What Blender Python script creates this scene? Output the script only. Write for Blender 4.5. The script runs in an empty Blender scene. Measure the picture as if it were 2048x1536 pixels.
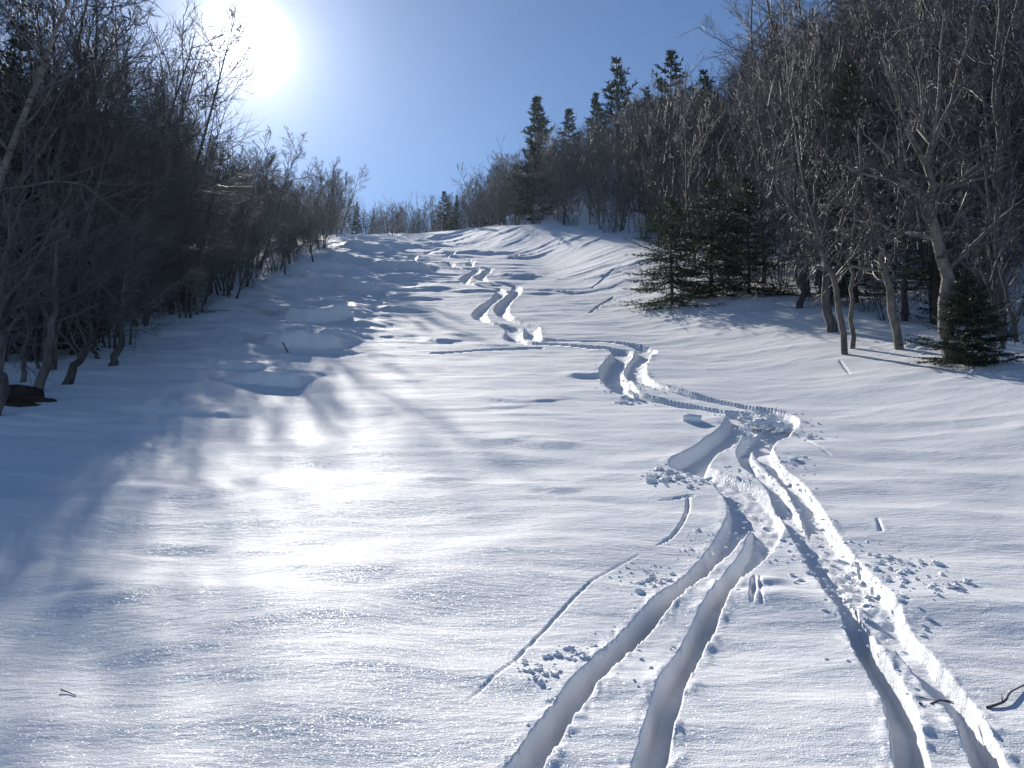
import bpy, math, random
import numpy as np
from mathutils import Vector, Quaternion

R = math.radians
SC = bpy.context.scene
COL = SC.collection

# ------------------------------------------------------------------ camera
CAM_H = 1.6
PITCH = R(3.0)
FPX = 1577.0                                    # focal length in photo pixels (2048 wide)
cam = bpy.data.cameras.new('camera')
cam.sensor_width = 36.0
cam.lens = 36.0 * FPX / 2048.0
cam.clip_start = 0.05
cam.clip_end = 2000.0
cam_ob = bpy.data.objects.new('camera', cam)
COL.objects.link(cam_ob)
cam_ob.location = (0, 0, CAM_H)
cam_ob.rotation_euler = (R(90) + PITCH, 0, 0)
SC.camera = cam_ob


def pix_dir(px, py):
    u = (px - 1024.0) / FPX
    v = (768.0 - py) / FPX
    return np.array([u, math.cos(PITCH) - v * math.sin(PITCH), math.sin(PITCH) + v * math.cos(PITCH)])


# ------------------------------------------------------------------ sun and sky
_s = pix_dir(492, 90)
SUN = Vector((_s / np.linalg.norm(_s)).tolist())
SUN_EL = math.asin(SUN.z)
SUN_AZ = math.atan2(SUN.x, SUN.y)               # clockwise from +Y

world = bpy.data.worlds.new('World')
SC.world = world
world.use_nodes = True
nt = world.node_tree
nt.nodes.clear()
wo = nt.nodes.new('ShaderNodeOutputWorld')
bg = nt.nodes.new('ShaderNodeBackground')
sky = nt.nodes.new('ShaderNodeTexSky')
sky.sky_type = 'NISHITA'
sky.sun_disc = False
sky.sun_elevation = SUN_EL
sky.sun_rotation = SUN_AZ
sky.altitude = 3000
sky.air_density = 1.0
sky.dust_density = 0.0
sky.ozone_density = 4.0
bg.inputs['Strength'].default_value = 0.088
nt.links.new(sky.outputs[0], bg.inputs['Color'])
# the sun's own bright aureole, centred on the sun's direction
tc = nt.nodes.new('ShaderNodeTexCoord')
dot = nt.nodes.new('ShaderNodeVectorMath'); dot.operation = 'DOT_PRODUCT'
dot.inputs[1].default_value = SUN
nt.links.new(tc.outputs['Generated'], dot.inputs[0])
ac = nt.nodes.new('ShaderNodeMath'); ac.operation = 'ARCCOSINE'
nt.links.new(dot.outputs['Value'], ac.inputs[0])
ramp = nt.nodes.new('ShaderNodeMapRange')
ramp.interpolation_type = 'SMOOTHSTEP'
ramp.inputs['From Min'].default_value = R(3.5)
ramp.inputs['From Max'].default_value = R(0.8)
ramp.inputs['To Min'].default_value = 0.0
ramp.inputs['To Max'].default_value = 1.1
nt.links.new(ac.outputs[0], ramp.inputs['Value'])
skirt = nt.nodes.new('ShaderNodeMath'); skirt.operation = 'MULTIPLY'; skirt.inputs[1].default_value = -1.0 / R(2.6)
nt.links.new(ac.outputs[0], skirt.inputs[0])
skirt2 = nt.nodes.new('ShaderNodeMath'); skirt2.operation = 'EXPONENT'
nt.links.new(skirt.outputs[0], skirt2.inputs[0])
skirt3 = nt.nodes.new('ShaderNodeMath'); skirt3.operation = 'MULTIPLY_ADD'; skirt3.inputs[1].default_value = 1.3
nt.links.new(skirt2.outputs[0], skirt3.inputs[0]); nt.links.new(ramp.outputs[0], skirt3.inputs[2])
wide = nt.nodes.new('ShaderNodeMath'); wide.operation = 'MULTIPLY'; wide.inputs[1].default_value = -1.0 / R(8.0)
nt.links.new(ac.outputs[0], wide.inputs[0])
wide2 = nt.nodes.new('ShaderNodeMath'); wide2.operation = 'EXPONENT'
nt.links.new(wide.outputs[0], wide2.inputs[0])
wide3 = nt.nodes.new('ShaderNodeMath'); wide3.operation = 'MULTIPLY_ADD'; wide3.inputs[1].default_value = 0.2
nt.links.new(wide2.outputs[0], wide3.inputs[0]); nt.links.new(skirt3.outputs[0], wide3.inputs[2])
bg2 = nt.nodes.new('ShaderNodeBackground')
bg2.inputs['Color'].default_value = (1.0, 0.97, 1.0, 1)
nt.links.new(wide3.outputs[0], bg2.inputs['Strength'])
addw = nt.nodes.new('ShaderNodeAddShader')
nt.links.new(bg.outputs[0], addw.inputs[0])
nt.links.new(bg2.outputs[0], addw.inputs[1])
nt.links.new(addw.outputs[0], wo.inputs['Surface'])

sl = bpy.data.lights.new('sun', 'SUN')
sl.energy = 5.0
sl.angle = R(0.55)
sl.color = (1.0, 0.95, 0.875)
so = bpy.data.objects.new('sun', sl)
COL.objects.link(so)
so.rotation_euler = (-SUN).to_track_quat('-Z', 'Y').to_euler()
so.location = SUN * 150

SC.view_settings.view_transform = 'Standard'
SC.view_settings.look = 'None'
SC.view_settings.gamma = 1.0
SC.view_settings.exposure = 0.3
SC.view_settings.use_curve_mapping = False
SC.render.engine = 'CYCLES'
SC.cycles.max_bounces = 5
SC.cycles.diffuse_bounces = 2
SC.cycles.glossy_bounces = 1
SC.cycles.transmission_bounces = 1
SC.cycles.volume_bounces = 0
SC.cycles.sample_clamp_indirect = 4.0


# ------------------------------------------------------------------ small helpers
def tag(o, label=None, cat=None, group=None, kind=None):
    if label: o['label'] = label
    if cat: o['category'] = cat
    if group: o['group'] = group
    if kind: o['kind'] = kind
    return o


def empty(name, loc, rz=0.0, scale=1.0):
    o = bpy.data.objects.new(name, None)
    o.empty_display_size = 0.2
    o.location = loc
    o.rotation_euler = (0, 0, rz)
    o.scale = (scale, scale, scale)
    COL.objects.link(o)
    return o


def link(name, me, parent=None):
    o = bpy.data.objects.new(name, me)
    COL.objects.link(o)
    if parent: o.parent = parent
    return o


def mesh_np(name, verts, faces, mat, smooth=True):
    """faces: (n,k) integer array, all of one size, or a list of such arrays"""
    if not isinstance(faces, list): faces = [faces]
    faces = [np.asarray(f, dtype=np.int32) for f in faces if len(f)]
    me = bpy.data.meshes.new(name)
    verts = np.asarray(verts, dtype=np.float32)
    me.vertices.add(len(verts))
    me.vertices.foreach_set('co', verts.ravel())
    nl = sum(f.size for f in faces); nf = sum(len(f) for f in faces)
    me.loops.add(nl); me.polygons.add(nf)
    me.loops.foreach_set('vertex_index', np.concatenate([f.ravel() for f in faces]))
    tot = np.concatenate([np.full(len(f), f.shape[1], dtype=np.int32) for f in faces])
    me.polygons.foreach_set('loop_start', np.concatenate([[0], np.cumsum(tot)[:-1]]).astype(np.int32))
    me.polygons.foreach_set('use_smooth', np.full(nf, smooth, dtype=bool))
    me.materials.append(mat)
    me.update(calc_edges=True)
    return me


def sstep(a, b, x):
    t = np.clip((np.asarray(x, float) - a) / (b - a), 0, 1)
    return t * t * (3 - 2 * t)


def _hash(ix, iy, seed):
    h = (ix.astype(np.int64) * 374761393 + iy.astype(np.int64) * 668265263 + seed * 1442695041) & 0xFFFFFFFF
    h = ((h ^ (h >> 13)) * 1274126177) & 0xFFFFFFFF
    h = (h ^ (h >> 16)) & 0xFFFFFFFF
    return h


def noise2(x, y, seed=0):
    """gradient noise in about -0.7 .. 0.7"""
    x = np.asarray(x, float); y = np.asarray(y, float)
    ix = np.floor(x); iy = np.floor(y)
    fx = x - ix; fy = y - iy
    ix = ix.astype(np.int64); iy = iy.astype(np.int64)
    u = fx * fx * fx * (fx * (fx * 6 - 15) + 10)
    v = fy * fy * fy * (fy * (fy * 6 - 15) + 10)
    def g(dx, dy):
        a = _hash(ix + dx, iy + dy, seed) * (2 * math.pi / 4294967296.0)
        return np.cos(a) * (fx - dx) + np.sin(a) * (fy - dy)
    a = g(0, 0); b = g(1, 0); c = g(0, 1); d = g(1, 1)
    return (a + u * (b - a)) * (1 - v) + (c + u * (d - c)) * v


# ------------------------------------------------------------------ terrain shape
EDGE_Y = np.array([-20, 0, 10, 14, 20, 26, 32, 42, 50, 56, 63, 70, 76, 90, 180.])
EDGE_X = np.array([10, 9.6, 9.3, 8.9, 8.2, 7.6, 7.0, 6.6, 4.8, 2.0, -1.5, -5, -12, -38, -200.])


def edge_x(y):
    return np.interp(y, EDGE_Y, EDGE_X)


def right_s(x, y):
    """distance beyond the foot of the wooded hillside on the right"""
    dy = 2.0
    e = (edge_x(y - dy) + edge_x(y) + edge_x(y + dy)) / 3
    sl_ = (edge_x(y + dy) - edge_x(y - dy)) / (2 * dy)
    return (x - e) / np.sqrt(1 + sl_ * sl_)


def left_x(y):
    return -(6.3 + 0.1 * np.clip(y, 0, 200))


# the slope up the fall line: gentle where one stands, steepening, rolling over at the crest
PROF_Y = np.linspace(-40, 200, 4801)
_sl = np.interp(PROF_Y, [-40, -3, 0, 5, 10, 20, 30, 45, 60, 66, 72, 80, 100, 200], [0.02, 0.06, 0.10, 0.155, 0.205, 0.255, 0.29, 0.305, 0.30, 0.27, 0.19, 0.12, 0.09, 0.06])
_k = np.ones(41) / 41
_sl = np.convolve(np.pad(_sl, 20, mode='edge'), _k, mode='valid')
PROF_H = np.concatenate([[0], np.cumsum((_sl[1:] + _sl[:-1]) / 2 * np.diff(PROF_Y))])
PROF_H -= np.interp(0, PROF_Y, PROF_H)


def base(x, y):
    x = np.asarray(x, float); y = np.asarray(y, float)
    h = np.interp(y, PROF_Y, PROF_H)
    s = right_s(x, y)
    ab = np.interp(y, [0, 14, 30, 42, 56, 66, 80], [0.4, 0.6, 0.8, 1.5, 1.7, 1.0, 0.4])
    h = h + ab * sstep(-5.0, 0.6, s)
    g = sstep(-8, 4, x)
    t = np.clip(s - 0.5, 0, None); tm = np.interp(x, [-8, 0, 8, 20, 40], [3, 8, 15, 32, 45]); t = tm * np.tanh(t / tm)
    h = h + np.interp(y, [25, 60], [0.44, 0.60]) * g * (t - 1.2 * (1 - np.exp(-t / 1.2)))
    al = np.interp(y, [0, 10, 18, 26, 34, 50, 60, 80], [0.1, 0.15, 0.2, 0.3, 0.4, 0.5, 0.4, 0.2])
    h = h + al * sstep(4.5, 0.0, x - left_x(y))
    return h


def hit(px, py, fn=None, dmax=140.0):
    """the point of the ground seen along one direction from where the photographer stands"""
    fn = fn or base
    d = pix_dir(px, py)
    lo, hi = 1.5, dmax
    for n in (90, 24, 24):
        t = np.geomspace(lo, hi, n)
        P = d[None, :] * t[:, None]
        P[:, 2] += CAM_H
        below = P[:, 2] < fn(P[:, 0], P[:, 1])
        i = int(np.argmax(below)) if below.any() else n - 1
        lo, hi = t[max(i - 1, 0)], t[i]
        if hi <= lo: break
    p = P[i]
    return np.array([p[0], p[1], float(fn(p[0], p[1]))])


def row_z(py, px, y):
    """height of a sight line at forward distance y"""
    d = pix_dir(px, py)
    return CAM_H + d[2] / d[1] * y


# wind-carved drifts: (photo position of the foot, half width m, height m, run-out behind m, face length m)
DRIFTS = []
for px, py, w, hgt, back, face in [
        (622, 650, -1.0, 0.42, 1.4, 0.13), (602, 706, -0.8, 0.36, 1.1, 0.12), (528, 776, -0.55, 0.22, 0.8, 0.10),
        (680, 588, -1.5, 0.36, 1.6, 0.16), (765, 548, -2.2, 0.45, 2.2, 0.2), (560, 575, -1.3, 0.22, 1.4, 0.15), (640, 550, -1.8, 0.25, 1.6, 0.15),
        (728, 506, 1.6, 0.42, 3.0, 0.5), (455, 745, -0.6, 0.12, 0.8, 0.12),
        (330, 835, 0.9, 0.07, 1.0, 0.25), (650, 690, 0.7, 0.10, 1.2, 0.2), (1040, 556, 1.0, 0.14, 1.2, 0.2),
        (1060, 518, 1.4, 0.14, 1.5, 0.2),
        (860, 582, 0.9, 0.12, 1.2, 0.18), (820, 604, 1.0, 0.13, 1.2, 0.2), (800, 627, 0.8, 0.12, 1.2, 0.2), (850, 560, 1.2, 0.13, 1.2, 0.2),
        (880, 686, 0.5, 0.09, 0.9, 0.15), (1180, 755, 0.5, 0.07, 0.9, 0.15),
        (150, 1235, 0.34, 0.040, 0.5, 0.26), (140, 1195, 0.28, 0.02, 0.4, 0.12), (300, 1010, 0.6, 0.045, 0.7, 0.3), (640, 1180, 0.42, 0.035, 0.6, 0.30),
        (1080, 900, 0.45, 0.025, 0.7, 0.3), (980, 895, 0.5, 0.03, 0.8, 0.3), (1540, 1175, 0.16, 0.030, 0.25, 0.10), (1560, 1215, 0.2, 0.015, 0.3, 0.15),
        (330, 1110, 0.35, 0.030, 0.5, 0.22), (650, 1275, 0.30, 0.018, 0.5, 0.25), (1100, 990, 0.35, 0.030, 0.5, 0.22), (870, 970, 0.4, 0.025, 0.5, 0.2),
        (300, 1330, 0.5, 0.022, 0.6, 0.35), (560, 1400, 0.5, 0.022, 0.6, 0.35), (900, 1260, 0.4, 0.018, 0.5, 0.3)]:
    p = hit(px, py)
    DRIFTS.append((p[0], p[1], w, hgt, back, face))     # a negative width marks a scooped end wall on the right
rng = np.random.default_rng(11)
for k in range(270):
    y = float(np.exp(rng.uniform(math.log(9), math.log(64)))) if k < 130 else float(np.exp(rng.uniform(math.log(17), math.log(64))))
    xa, xb = float(left_x(y)) + 1, min(float(edge_x(y)), 9) - 0.5
    if xb <= xa: continue
    x = rng.uniform(xa, xb)
    if y < 24 and x > 0.5: continue
    lf = 1.3 if x < -4 else 0.6
    sc = 0.25 + 0.011 * y
    nf = 0.5 if y < 30 else 1.0
    DRIFTS.append((x, y, rng.uniform(0.7, 2.0) * (0.6 + 0.6 * sc) * nf, (0.25 + 0.4 * nf) * rng.uniform(0.06, 0.30) * sc * lf * (0.55 + 0.45 * min(1, y / 40)),
                   rng.uniform(0.6, 2.0) * (0.5 + sc), rng.uniform(0.07, 0.22) * (0.5 + sc)))


DA = np.array(DRIFTS)


def near(x, y):
    m = (np.abs(x - DA[:, 0]) < np.abs(DA[:, 2]) * 2.6) & (y > DA[:, 1] - 0.5 * np.abs(DA[:, 2]) - DA[:, 5]) & (y < DA[:, 1] + DA[:, 4] * 4 + DA[:, 5])
    return np.nonzero(m)[0].tolist()


def drifts(x, y, which=None):
    z = np.zeros_like(x)
    for i in (range(len(DRIFTS)) if which is None else which):
        cx, cy, w, hgt, back, face = DRIFTS[i]
        cut = w < 0; w = abs(w)
        m = (np.abs(x - cx) < w * 2.6) & (y > cy - 0.5 * w - face) & (y < cy + back * 4 + face)
        if not m.any(): continue
        xx = (x[m] - cx) / w
        yy = y[m] - cy - 0.28 * w * xx * xx - 0.12 * w * np.sin(2.3 * xx + i) + 0.10 * w * noise2(xx * 2.2, y[m] * 0.4 / w, i)
        if cut:
            lat = np.where(xx < 0, np.exp(-(xx / 1.5) ** 2), 1.0) * sstep(1.15, 0.8, xx + 0.12 * noise2(y[m] * 1.7, xx * 2, i + 90) - 0.10 * yy / back)
        else:
            lat = np.exp(-xx ** 4 * 0.8 - 0.35 * xx * xx)
        z[m] += hgt * lat * sstep(0, face, yy) * np.exp(-np.clip(yy - face, 0, None) / back * 1.2)
    return z


def relief(x, y):
    near = np.clip(1 - y / 22.0, 0, 1)
    far = sstep(6, 30, y) * (0.45 + 0.75 * sstep(-2.5, -6.5, x)) * (1 - 0.55 * sstep(-7, -2, right_s(x, y)) * sstep(30, 45, y))
    foot = np.clip(1 - y / 14.0, 0, 1)
    xs = x + 0.28 * y
    wx = noise2(x * 0.35, y * 0.35, 5) * 1.2
    z = 0.062 * noise2(x / 2.3 + 4, y / 1.25, 1) * (0.8 + 0.1 * far) * (1 - 0.65 * sstep(-7, -2, right_s(x, y)) * sstep(30, 45, y))
    z += 0.046 * foot * noise2(x / 0.8 + 3, y / 0.55, 12) + 0.06 * foot * noise2(x / 1.7 + 9, y / 1.2, 13) + 0.010 * foot * noise2((x + 0.3 * y) / 0.4, y / 0.16, 15)
    z += 0.020 * noise2((xs + wx) / 1.3, y / 0.48, 2) * (0.75 + 1.0 * far)
    z += 0.0075 * noise2((xs + wx) / 0.6, y / 0.17, 3) * (0.6 + 1.3 * far)
    z += 0.0025 * noise2(xs / 0.2, y / 0.07, 6) * near
    rg = 1 - np.abs(noise2((xs + wx) / 2.6, y / 0.95 + 7, 4)) * 2.4
    z += np.clip(rg, 0, 1) ** 3 * (0.010 + 0.036 * far * (0.5 + 0.6 * sstep(4, -6, x)))
    rg2 = 1 - np.abs(noise2((xs - wx) / 1.5, y / 0.5 + 31, 8)) * 2.6
    z += np.clip(rg2, 0, 1) ** 3 * (0.004 + 0.024 * far)
    bm = sstep(6.5, 3.5, x - left_x(y)) * sstep(13, 20, y) * sstep(-2.5, 1.0, x - left_x(y))
    st = 1 - np.abs(noise2((x - 0.25 * y + wx) / 3.2, (y + 0.12 * x) / (0.55 + 0.012 * y), 14)) * 2.2
    z += bm * (np.clip(st, 0, 1) ** 2 * 0.17 + 0.05 * noise2((x + wx) / 0.9, y / 0.4, 16) + 0.02 * noise2(x / 0.35, y / 0.2, 17))
    s = right_s(x, y)
    z += sstep(0, 4, s) * 0.16 * noise2(x / 1.6, y / 1.6, 9)
    z += sstep(1.0, -3, x - left_x(y)) * 0.14 * noise2(x / 1.4, y / 1.4, 10)
    return z


def ground(x, y):
    x = np.atleast_1d(np.asarray(x, float)); y = np.atleast_1d(np.asarray(y, float))
    x, y = np.broadcast_arrays(x, y)
    return base(x, y) + drifts(x, y) + relief(x, y)


def gz(x, y):
    x = np.array([float(x)]); y = np.array([float(y)])
    return float((base(x, y) + relief(x, y) + drifts(x, y, near(x[0], y[0])))[0])


def gz_many(x, y):
    return ground(x, y)


# ------------------------------------------------------------------ ski tracks (photo measurements put on the ground)
# each row: photo x, photo y, trench width m, trench depth m, churned 0..1
W1, D1 = 0.10, 0.13
T_A_LEFT = [(1000, 1590, W1, D1, 0), (1048, 1536, W1, D1, 0), (1169, 1366, W1, D1, 0), (1248, 1278, W1, D1, 0), (1315, 1209, W1, D1, 0), (1403, 1131, W1, D1, 0),
            (1455, 1078, .15, .10, 0), (1482, 1036, .18, .12, 0), (1478, 1000, .2, .12, 0), (1455, 972, .2, .10, .3)]
T_A_RIGHT = [(1275, 1600, W1, D1, 0), (1298, 1536, W1, D1, 0), (1345, 1366, W1, D1, 0), (1404, 1248, W1, D1, 0), (1460, 1155, W1, D1, 0),
             (1508, 1104, .15, .09, .2), (1530, 1060, .22, .11, .8), (1524, 1020, .26, .12, .8), (1498, 988, .26, .11, .6),
             (1450, 962, .24, .10, .7), (1402, 943, .30, .12, .9), (1378, 926, .36, .15, .5), (1398, 906, .34, .15, .1), (1430, 888, .32, .14, .1),
             (1466, 865, .34, .14, .2), (1490, 846, .42, .13, .9), (1478, 832, .36, .12, .7), (1440, 825, .3, .10, .2), (1376, 812, .26, .10, 0),
             (1300, 797, .26, .10, 0), (1256, 786, .34, .14, .8), (1236, 768, .42, .2, .5), (1224, 745, .4, .2, .2), (1234, 722, .4, .2, .4),
             (1246, 706, .42, .16, .4), (1226, 699, .3, .13, 0), (1190, 695, .3, .13, 0), (1132, 691, .3, .13, 0), (1061, 687, .36, .14, .4), (1034, 680, .5, .2, .6),
             (1030, 664, .5, .2, .5), (1020, 657, .4, .16, .2), (979, 646, .36, .14, 0), (961, 637, .5, .22, .3), (964, 620, .56, .26, 0),
             (991, 599, .46, .24, 0), (1003, 588, .5, .22, 0), (994, 580, .4, .2, 0), (956, 573, .4, .2, 0), (930, 564, .6, .25, .3), (938, 552, .6, .28, 0),
             (953, 543, .5, .2, 0), (930, 540, .4, .2, 0), (908, 535, .5, .25, 0), (895, 529, .4, .2, 0), (838, 526, .4, .2, 0), (826, 519, .6, .28, 0),
             (850, 511, .4, .2, 0), (877, 499, .4, .2, 0)]
T_B_LEFT = [(1838, 1600, W1, D1, 0), (1822, 1536, W1, D1, 0), (1797, 1408, W1, D1, 0), (1769, 1350, W1, D1, 0), (1730, 1291, W1, D1, 0), (1708, 1235, W1, D1, .1),
            (1680, 1190, .13, .10, .2), (1640, 1125, .13, .10, .2), (1600, 1062, .15, .10, .1), (1572, 1015, .15, .10, 0), (1546, 972, .14, .09, .3),
            (1502, 935, .12, .08, .2), (1488, 908, .13, .09, 0), (1512, 886, .3, .12, .2)]
T_B_RIGHT = [(1998, 1600, W1, D1, 0), (1980, 1536, W1, D1, 0), (1926, 1423, W1, D1, 0), (1890, 1379, .13, .08, 0), (1838, 1320, .13, .07, 0), (1780, 1262, .18, .07, .4),
             (1738, 1205, .24, .08, 1), (1700, 1155, .25, .09, 1), (1660, 1100, .22, .1, .7), (1632, 1048, .17, .10, 0), (1610, 1006, .17, .10, 0),
             (1580, 968, .16, .1, .2), (1545, 935, .16, .1, .3), (1524, 905, .2, .11, .2), (1516, 884, .34, .13, .1), (1540, 864, .4, .13, .5),
             (1560, 842, .42, .13, 1), (1545, 828, .36, .11, .5), (1500, 816, .26, .1, 0), (1400, 795, .26, .1, 0), (1320, 775, .3, .11, .5), (1286, 762, .34, .15, .7),
             (1270, 745, .36, .18, .3), (1278, 716, .4, .2, .3), (1294, 701, .4, .16, .2), (1262, 689, .3, .13, 0), (1219, 684, .3, .13, 0),
             (1146, 683, .3, .13, 0), (1076, 679, .4, .16, .6), (1063, 668, .46, .2, .6), (1064, 655, .4, .17, .3), (1030, 643, .34, .15, 0),
             (1010, 634, .5, .2, .4), (1003, 620, .6, .26, 0), (1014, 603, .52, .25, 0), (1034, 583, .5, .22, 0), (1026, 573, .4, .2, 0),
             (985, 566, .4, .2, 0), (962, 559, .6, .25, .2), (968, 550, .56, .26, 0), (980, 541, .46, .2, 0), (958, 537, .4, .2, 0), (940, 533, .5, .25, 0), (947, 525, .46, .2, 0),
             (926, 519, .4, .2, 0), (894, 515, .5, .22, 0), (909, 507, .4, .2, 0), (882, 503, .4, .18, 0)]
GROOVES = [[(935, 1400, .010, .005, 0), (1010, 1335, .014, .008, 0), (1120, 1220, .016, .010, 0), (1200, 1150, .015, .008, 0), (1278, 1107, .010, .006, 0)],
           [(1312, 1090, .01, .01, 0), (1345, 1068, .02, .02, 0), (1370, 1035, .022, .025, 0), (1377, 1000, .024, .022, 0), (1376, 992, .02, .012, 0)],
           [(1320, 1000, .02, .01, 0), (1350, 998, .03, .02, 0), (1376, 993, .03, .02, 0), (1400, 994, .02, .01, 0)],
           [(1505, 1205, .015, .01, 0), (1506, 1186, .03, .035, 0), (1509, 1152, .022, .025, 0)],
           [(1524, 1210, .012, .01, 0), (1519, 1150, .014, .012, 0)],
           [(1755, 1042, .02, .012, 0), (1762, 1064, .03, .018, 0)],
           [(1610, 880, .03, .015, 0), (1660, 912, .02, .01, 0)],
           [(1680, 725, .03, .02, 0), (1700, 748, .03, .02, 0)],
           [(870, 708, .2, .08, 0), (1000, 700, .24, .08, 0), (1080, 697, .2, .06, 0)],
           [(1185, 580, .12, .05, 0), (1210, 555, .2, .09, 0), (1245, 532, .12, .05, 0)],
           [(1180, 625, .12, .05, 0), (1205, 608, .2, .09, 0), (1228, 594, .12, .05, 0)],
           [(1020, 520, .2, .08, 0), (1050, 512, .26, .13, 0), (1078, 506, .18, .08, 0)]]


def world_line(pts, step_min=0.03):
    P = np.array([list(hit(a, b)[:2]) + [w, d, c] for a, b, w, d, c in pts])
    n = len(P)
    ext = np.vstack([2 * P[0] - P[1], P, 2 * P[-1] - P[-2]])
    out = []
    for i in range(1, n):
        p0, p1, p2, p3 = ext[i - 1], ext[i], ext[i + 1], ext[i + 2]
        L = np.linalg.norm(p2[:2] - p1[:2])
        k = int(np.clip(L / max(step_min, 0.012 * p1[1]), 3, 40))
        # centripetal spacing keeps the bends from overshooting
        d1 = max(np.linalg.norm((p1 - p0)[:2]) ** 0.5, 1e-3); d2 = max(L ** 0.5, 1e-3); d3 = max(np.linalg.norm((p3 - p2)[:2]) ** 0.5, 1e-3)
        m1 = (p1 - p0) / d1 - (p2 - p0) / (d1 + d2) + (p2 - p1) / d2
        m2 = (p2 - p1) / d2 - (p3 - p1) / (d2 + d3) + (p3 - p2) / d3
        m1 *= d2; m2 *= d2
        for j in range(k):
            t = j / k
            out.append((2 * t ** 3 - 3 * t ** 2 + 1) * p1 + (t ** 3 - 2 * t ** 2 + t) * m1 + (-2 * t ** 3 + 3 * t ** 2) * p2 + (t ** 3 - t ** 2) * m2)
    out.append(P[-1])
    A = np.array(out)
    fr = sstep(17, 26, A[:, 1])
    A[:, 2] *= 1 - 0.32 * fr; A[:, 3] *= 1 - 0.25 * fr
    A[:, 2] = np.clip(A[:, 2], 0.01, None); A[:, 3] = np.clip(A[:, 3], 0.002, None); A[:, 4] = np.clip(A[:, 4], 0, 1)
    return A


def carve(X, Y, lines, rough=0.012):
    """returns lowering, churn and a mask of one group of lines over the vertex arrays"""
    low = np.zeros_like(X); churn = np.zeros_like(X); lip = np.zeros_like(X)
    en = 1.0 * noise2(X / 0.04, Y / 0.06, 21) * np.clip(1.2 - Y / 7, 0, 1) + 0.9 * noise2(X / 0.10, Y / 0.13, 24) * np.clip(1.5 - Y / 6, 0, 1) + 0.9 * noise2(X / 0.22, Y / 0.3, 22) + 0.8 * np.clip(noise2(X / 0.11, Y / 0.11, 23), 0, 1) * np.clip(1.4 - Y / 7, 0, 1)
    yrow = Y[:, 0]
    for A in lines:
        CH = 10
        best = {}
        for i in range(0, len(A) - 1, CH):
            B = A[i:i + CH + 1]
            mg = B[:, 2].max() * 0.5 + 0.25 + 0.01 * B[:, 1].max()
            r0 = np.searchsorted(yrow, B[:, 1].min() - mg); r1 = np.searchsorted(yrow, B[:, 1].max() + mg)
            if r1 <= r0: continue
            xs = X[r0:r1]
            cm = (xs > B[:, 0].min() - mg) & (xs < B[:, 0].max() + mg)
            if not cm.any(): continue
            rr, cc = np.nonzero(cm)
            px = X[r0:r1][rr, cc]; py = Y[r0:r1][rr, cc]
            bd = np.full(len(px), 1e9); so_ = np.zeros(len(px)); bw = np.zeros(len(px)); bdp = np.zeros(len(px)); bc = np.zeros(len(px))
            for j in range(len(B) - 1):
                ax, ay = B[j, 0], B[j, 1]; dx, dy = B[j + 1, 0] - ax, B[j + 1, 1] - ay
                q = dx * dx + dy * dy + 1e-12
                t = np.clip(((px - ax) * dx + (py - ay) * dy) / q, 0, 1)
                d = np.hypot(px - ax - t * dx, py - ay - t * dy)
                k = d < bd
                bd[k] = d[k]
                so_[k] = ((px - ax - t * dx) * -0.8 + (py - ay - t * dy) * 0.6)[k]
                bw[k] = (B[j, 2] + t * (B[j + 1, 2] - B[j, 2]))[k]
                bdp[k] = (B[j, 3] + t * (B[j + 1, 3] - B[j, 3]))[k]
                bc[k] = (B[j, 4] + t * (B[j + 1, 4] - B[j, 4]))[k]
            n = en[r0:r1][rr, cc]
            fy = sstep(12, 20, py)
            dd = bd + n * rough * (0.75 - 0.45 * fy) * np.clip(bw / 0.135, 0.25, 3)
            e = np.clip((0.11 - 0.04 * fy) * bw, 0.005, 0.05)
            p = sstep(0, 1, (bw / 2 + e - dd) / (2 * e))
            l = p * bdp * (1 - 0.55 * sstep(12, 20, py) * sstep(0.1, -1.0, so_ / (bw * 0.5)))      # far trenches shaped shallower away from the sun, so their floors stay shaded
            cur = low[r0:r1]; chn = churn[r0:r1]; lp = lip[r0:r1]
            cur[rr, cc] = np.maximum(cur[rr, cc], l)
            chn[rr, cc] = np.maximum(chn[rr, cc], bc * sstep(0, 1, (bw / 2 + 0.08 - dd) / 0.12))
            lw = 0.03 + 0.2 * bw
            lp[rr, cc] = np.maximum(lp[rr, cc], (1 - p) * np.exp(-((bd - bw / 2 - 0.3 * lw) / lw) ** 2) * bdp * np.clip(0.02 + 0.16 * n, 0, 0.14))
    return low, churn, lip


# ------------------------------------------------------------------ materials
def new_mat(name):
    m = bpy.data.materials.new(name)
    m.use_nodes = True
    n = m.node_tree
    n.nodes.clear()
    out = n.nodes.new('ShaderNodeOutputMaterial')
    return m, n, out


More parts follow.
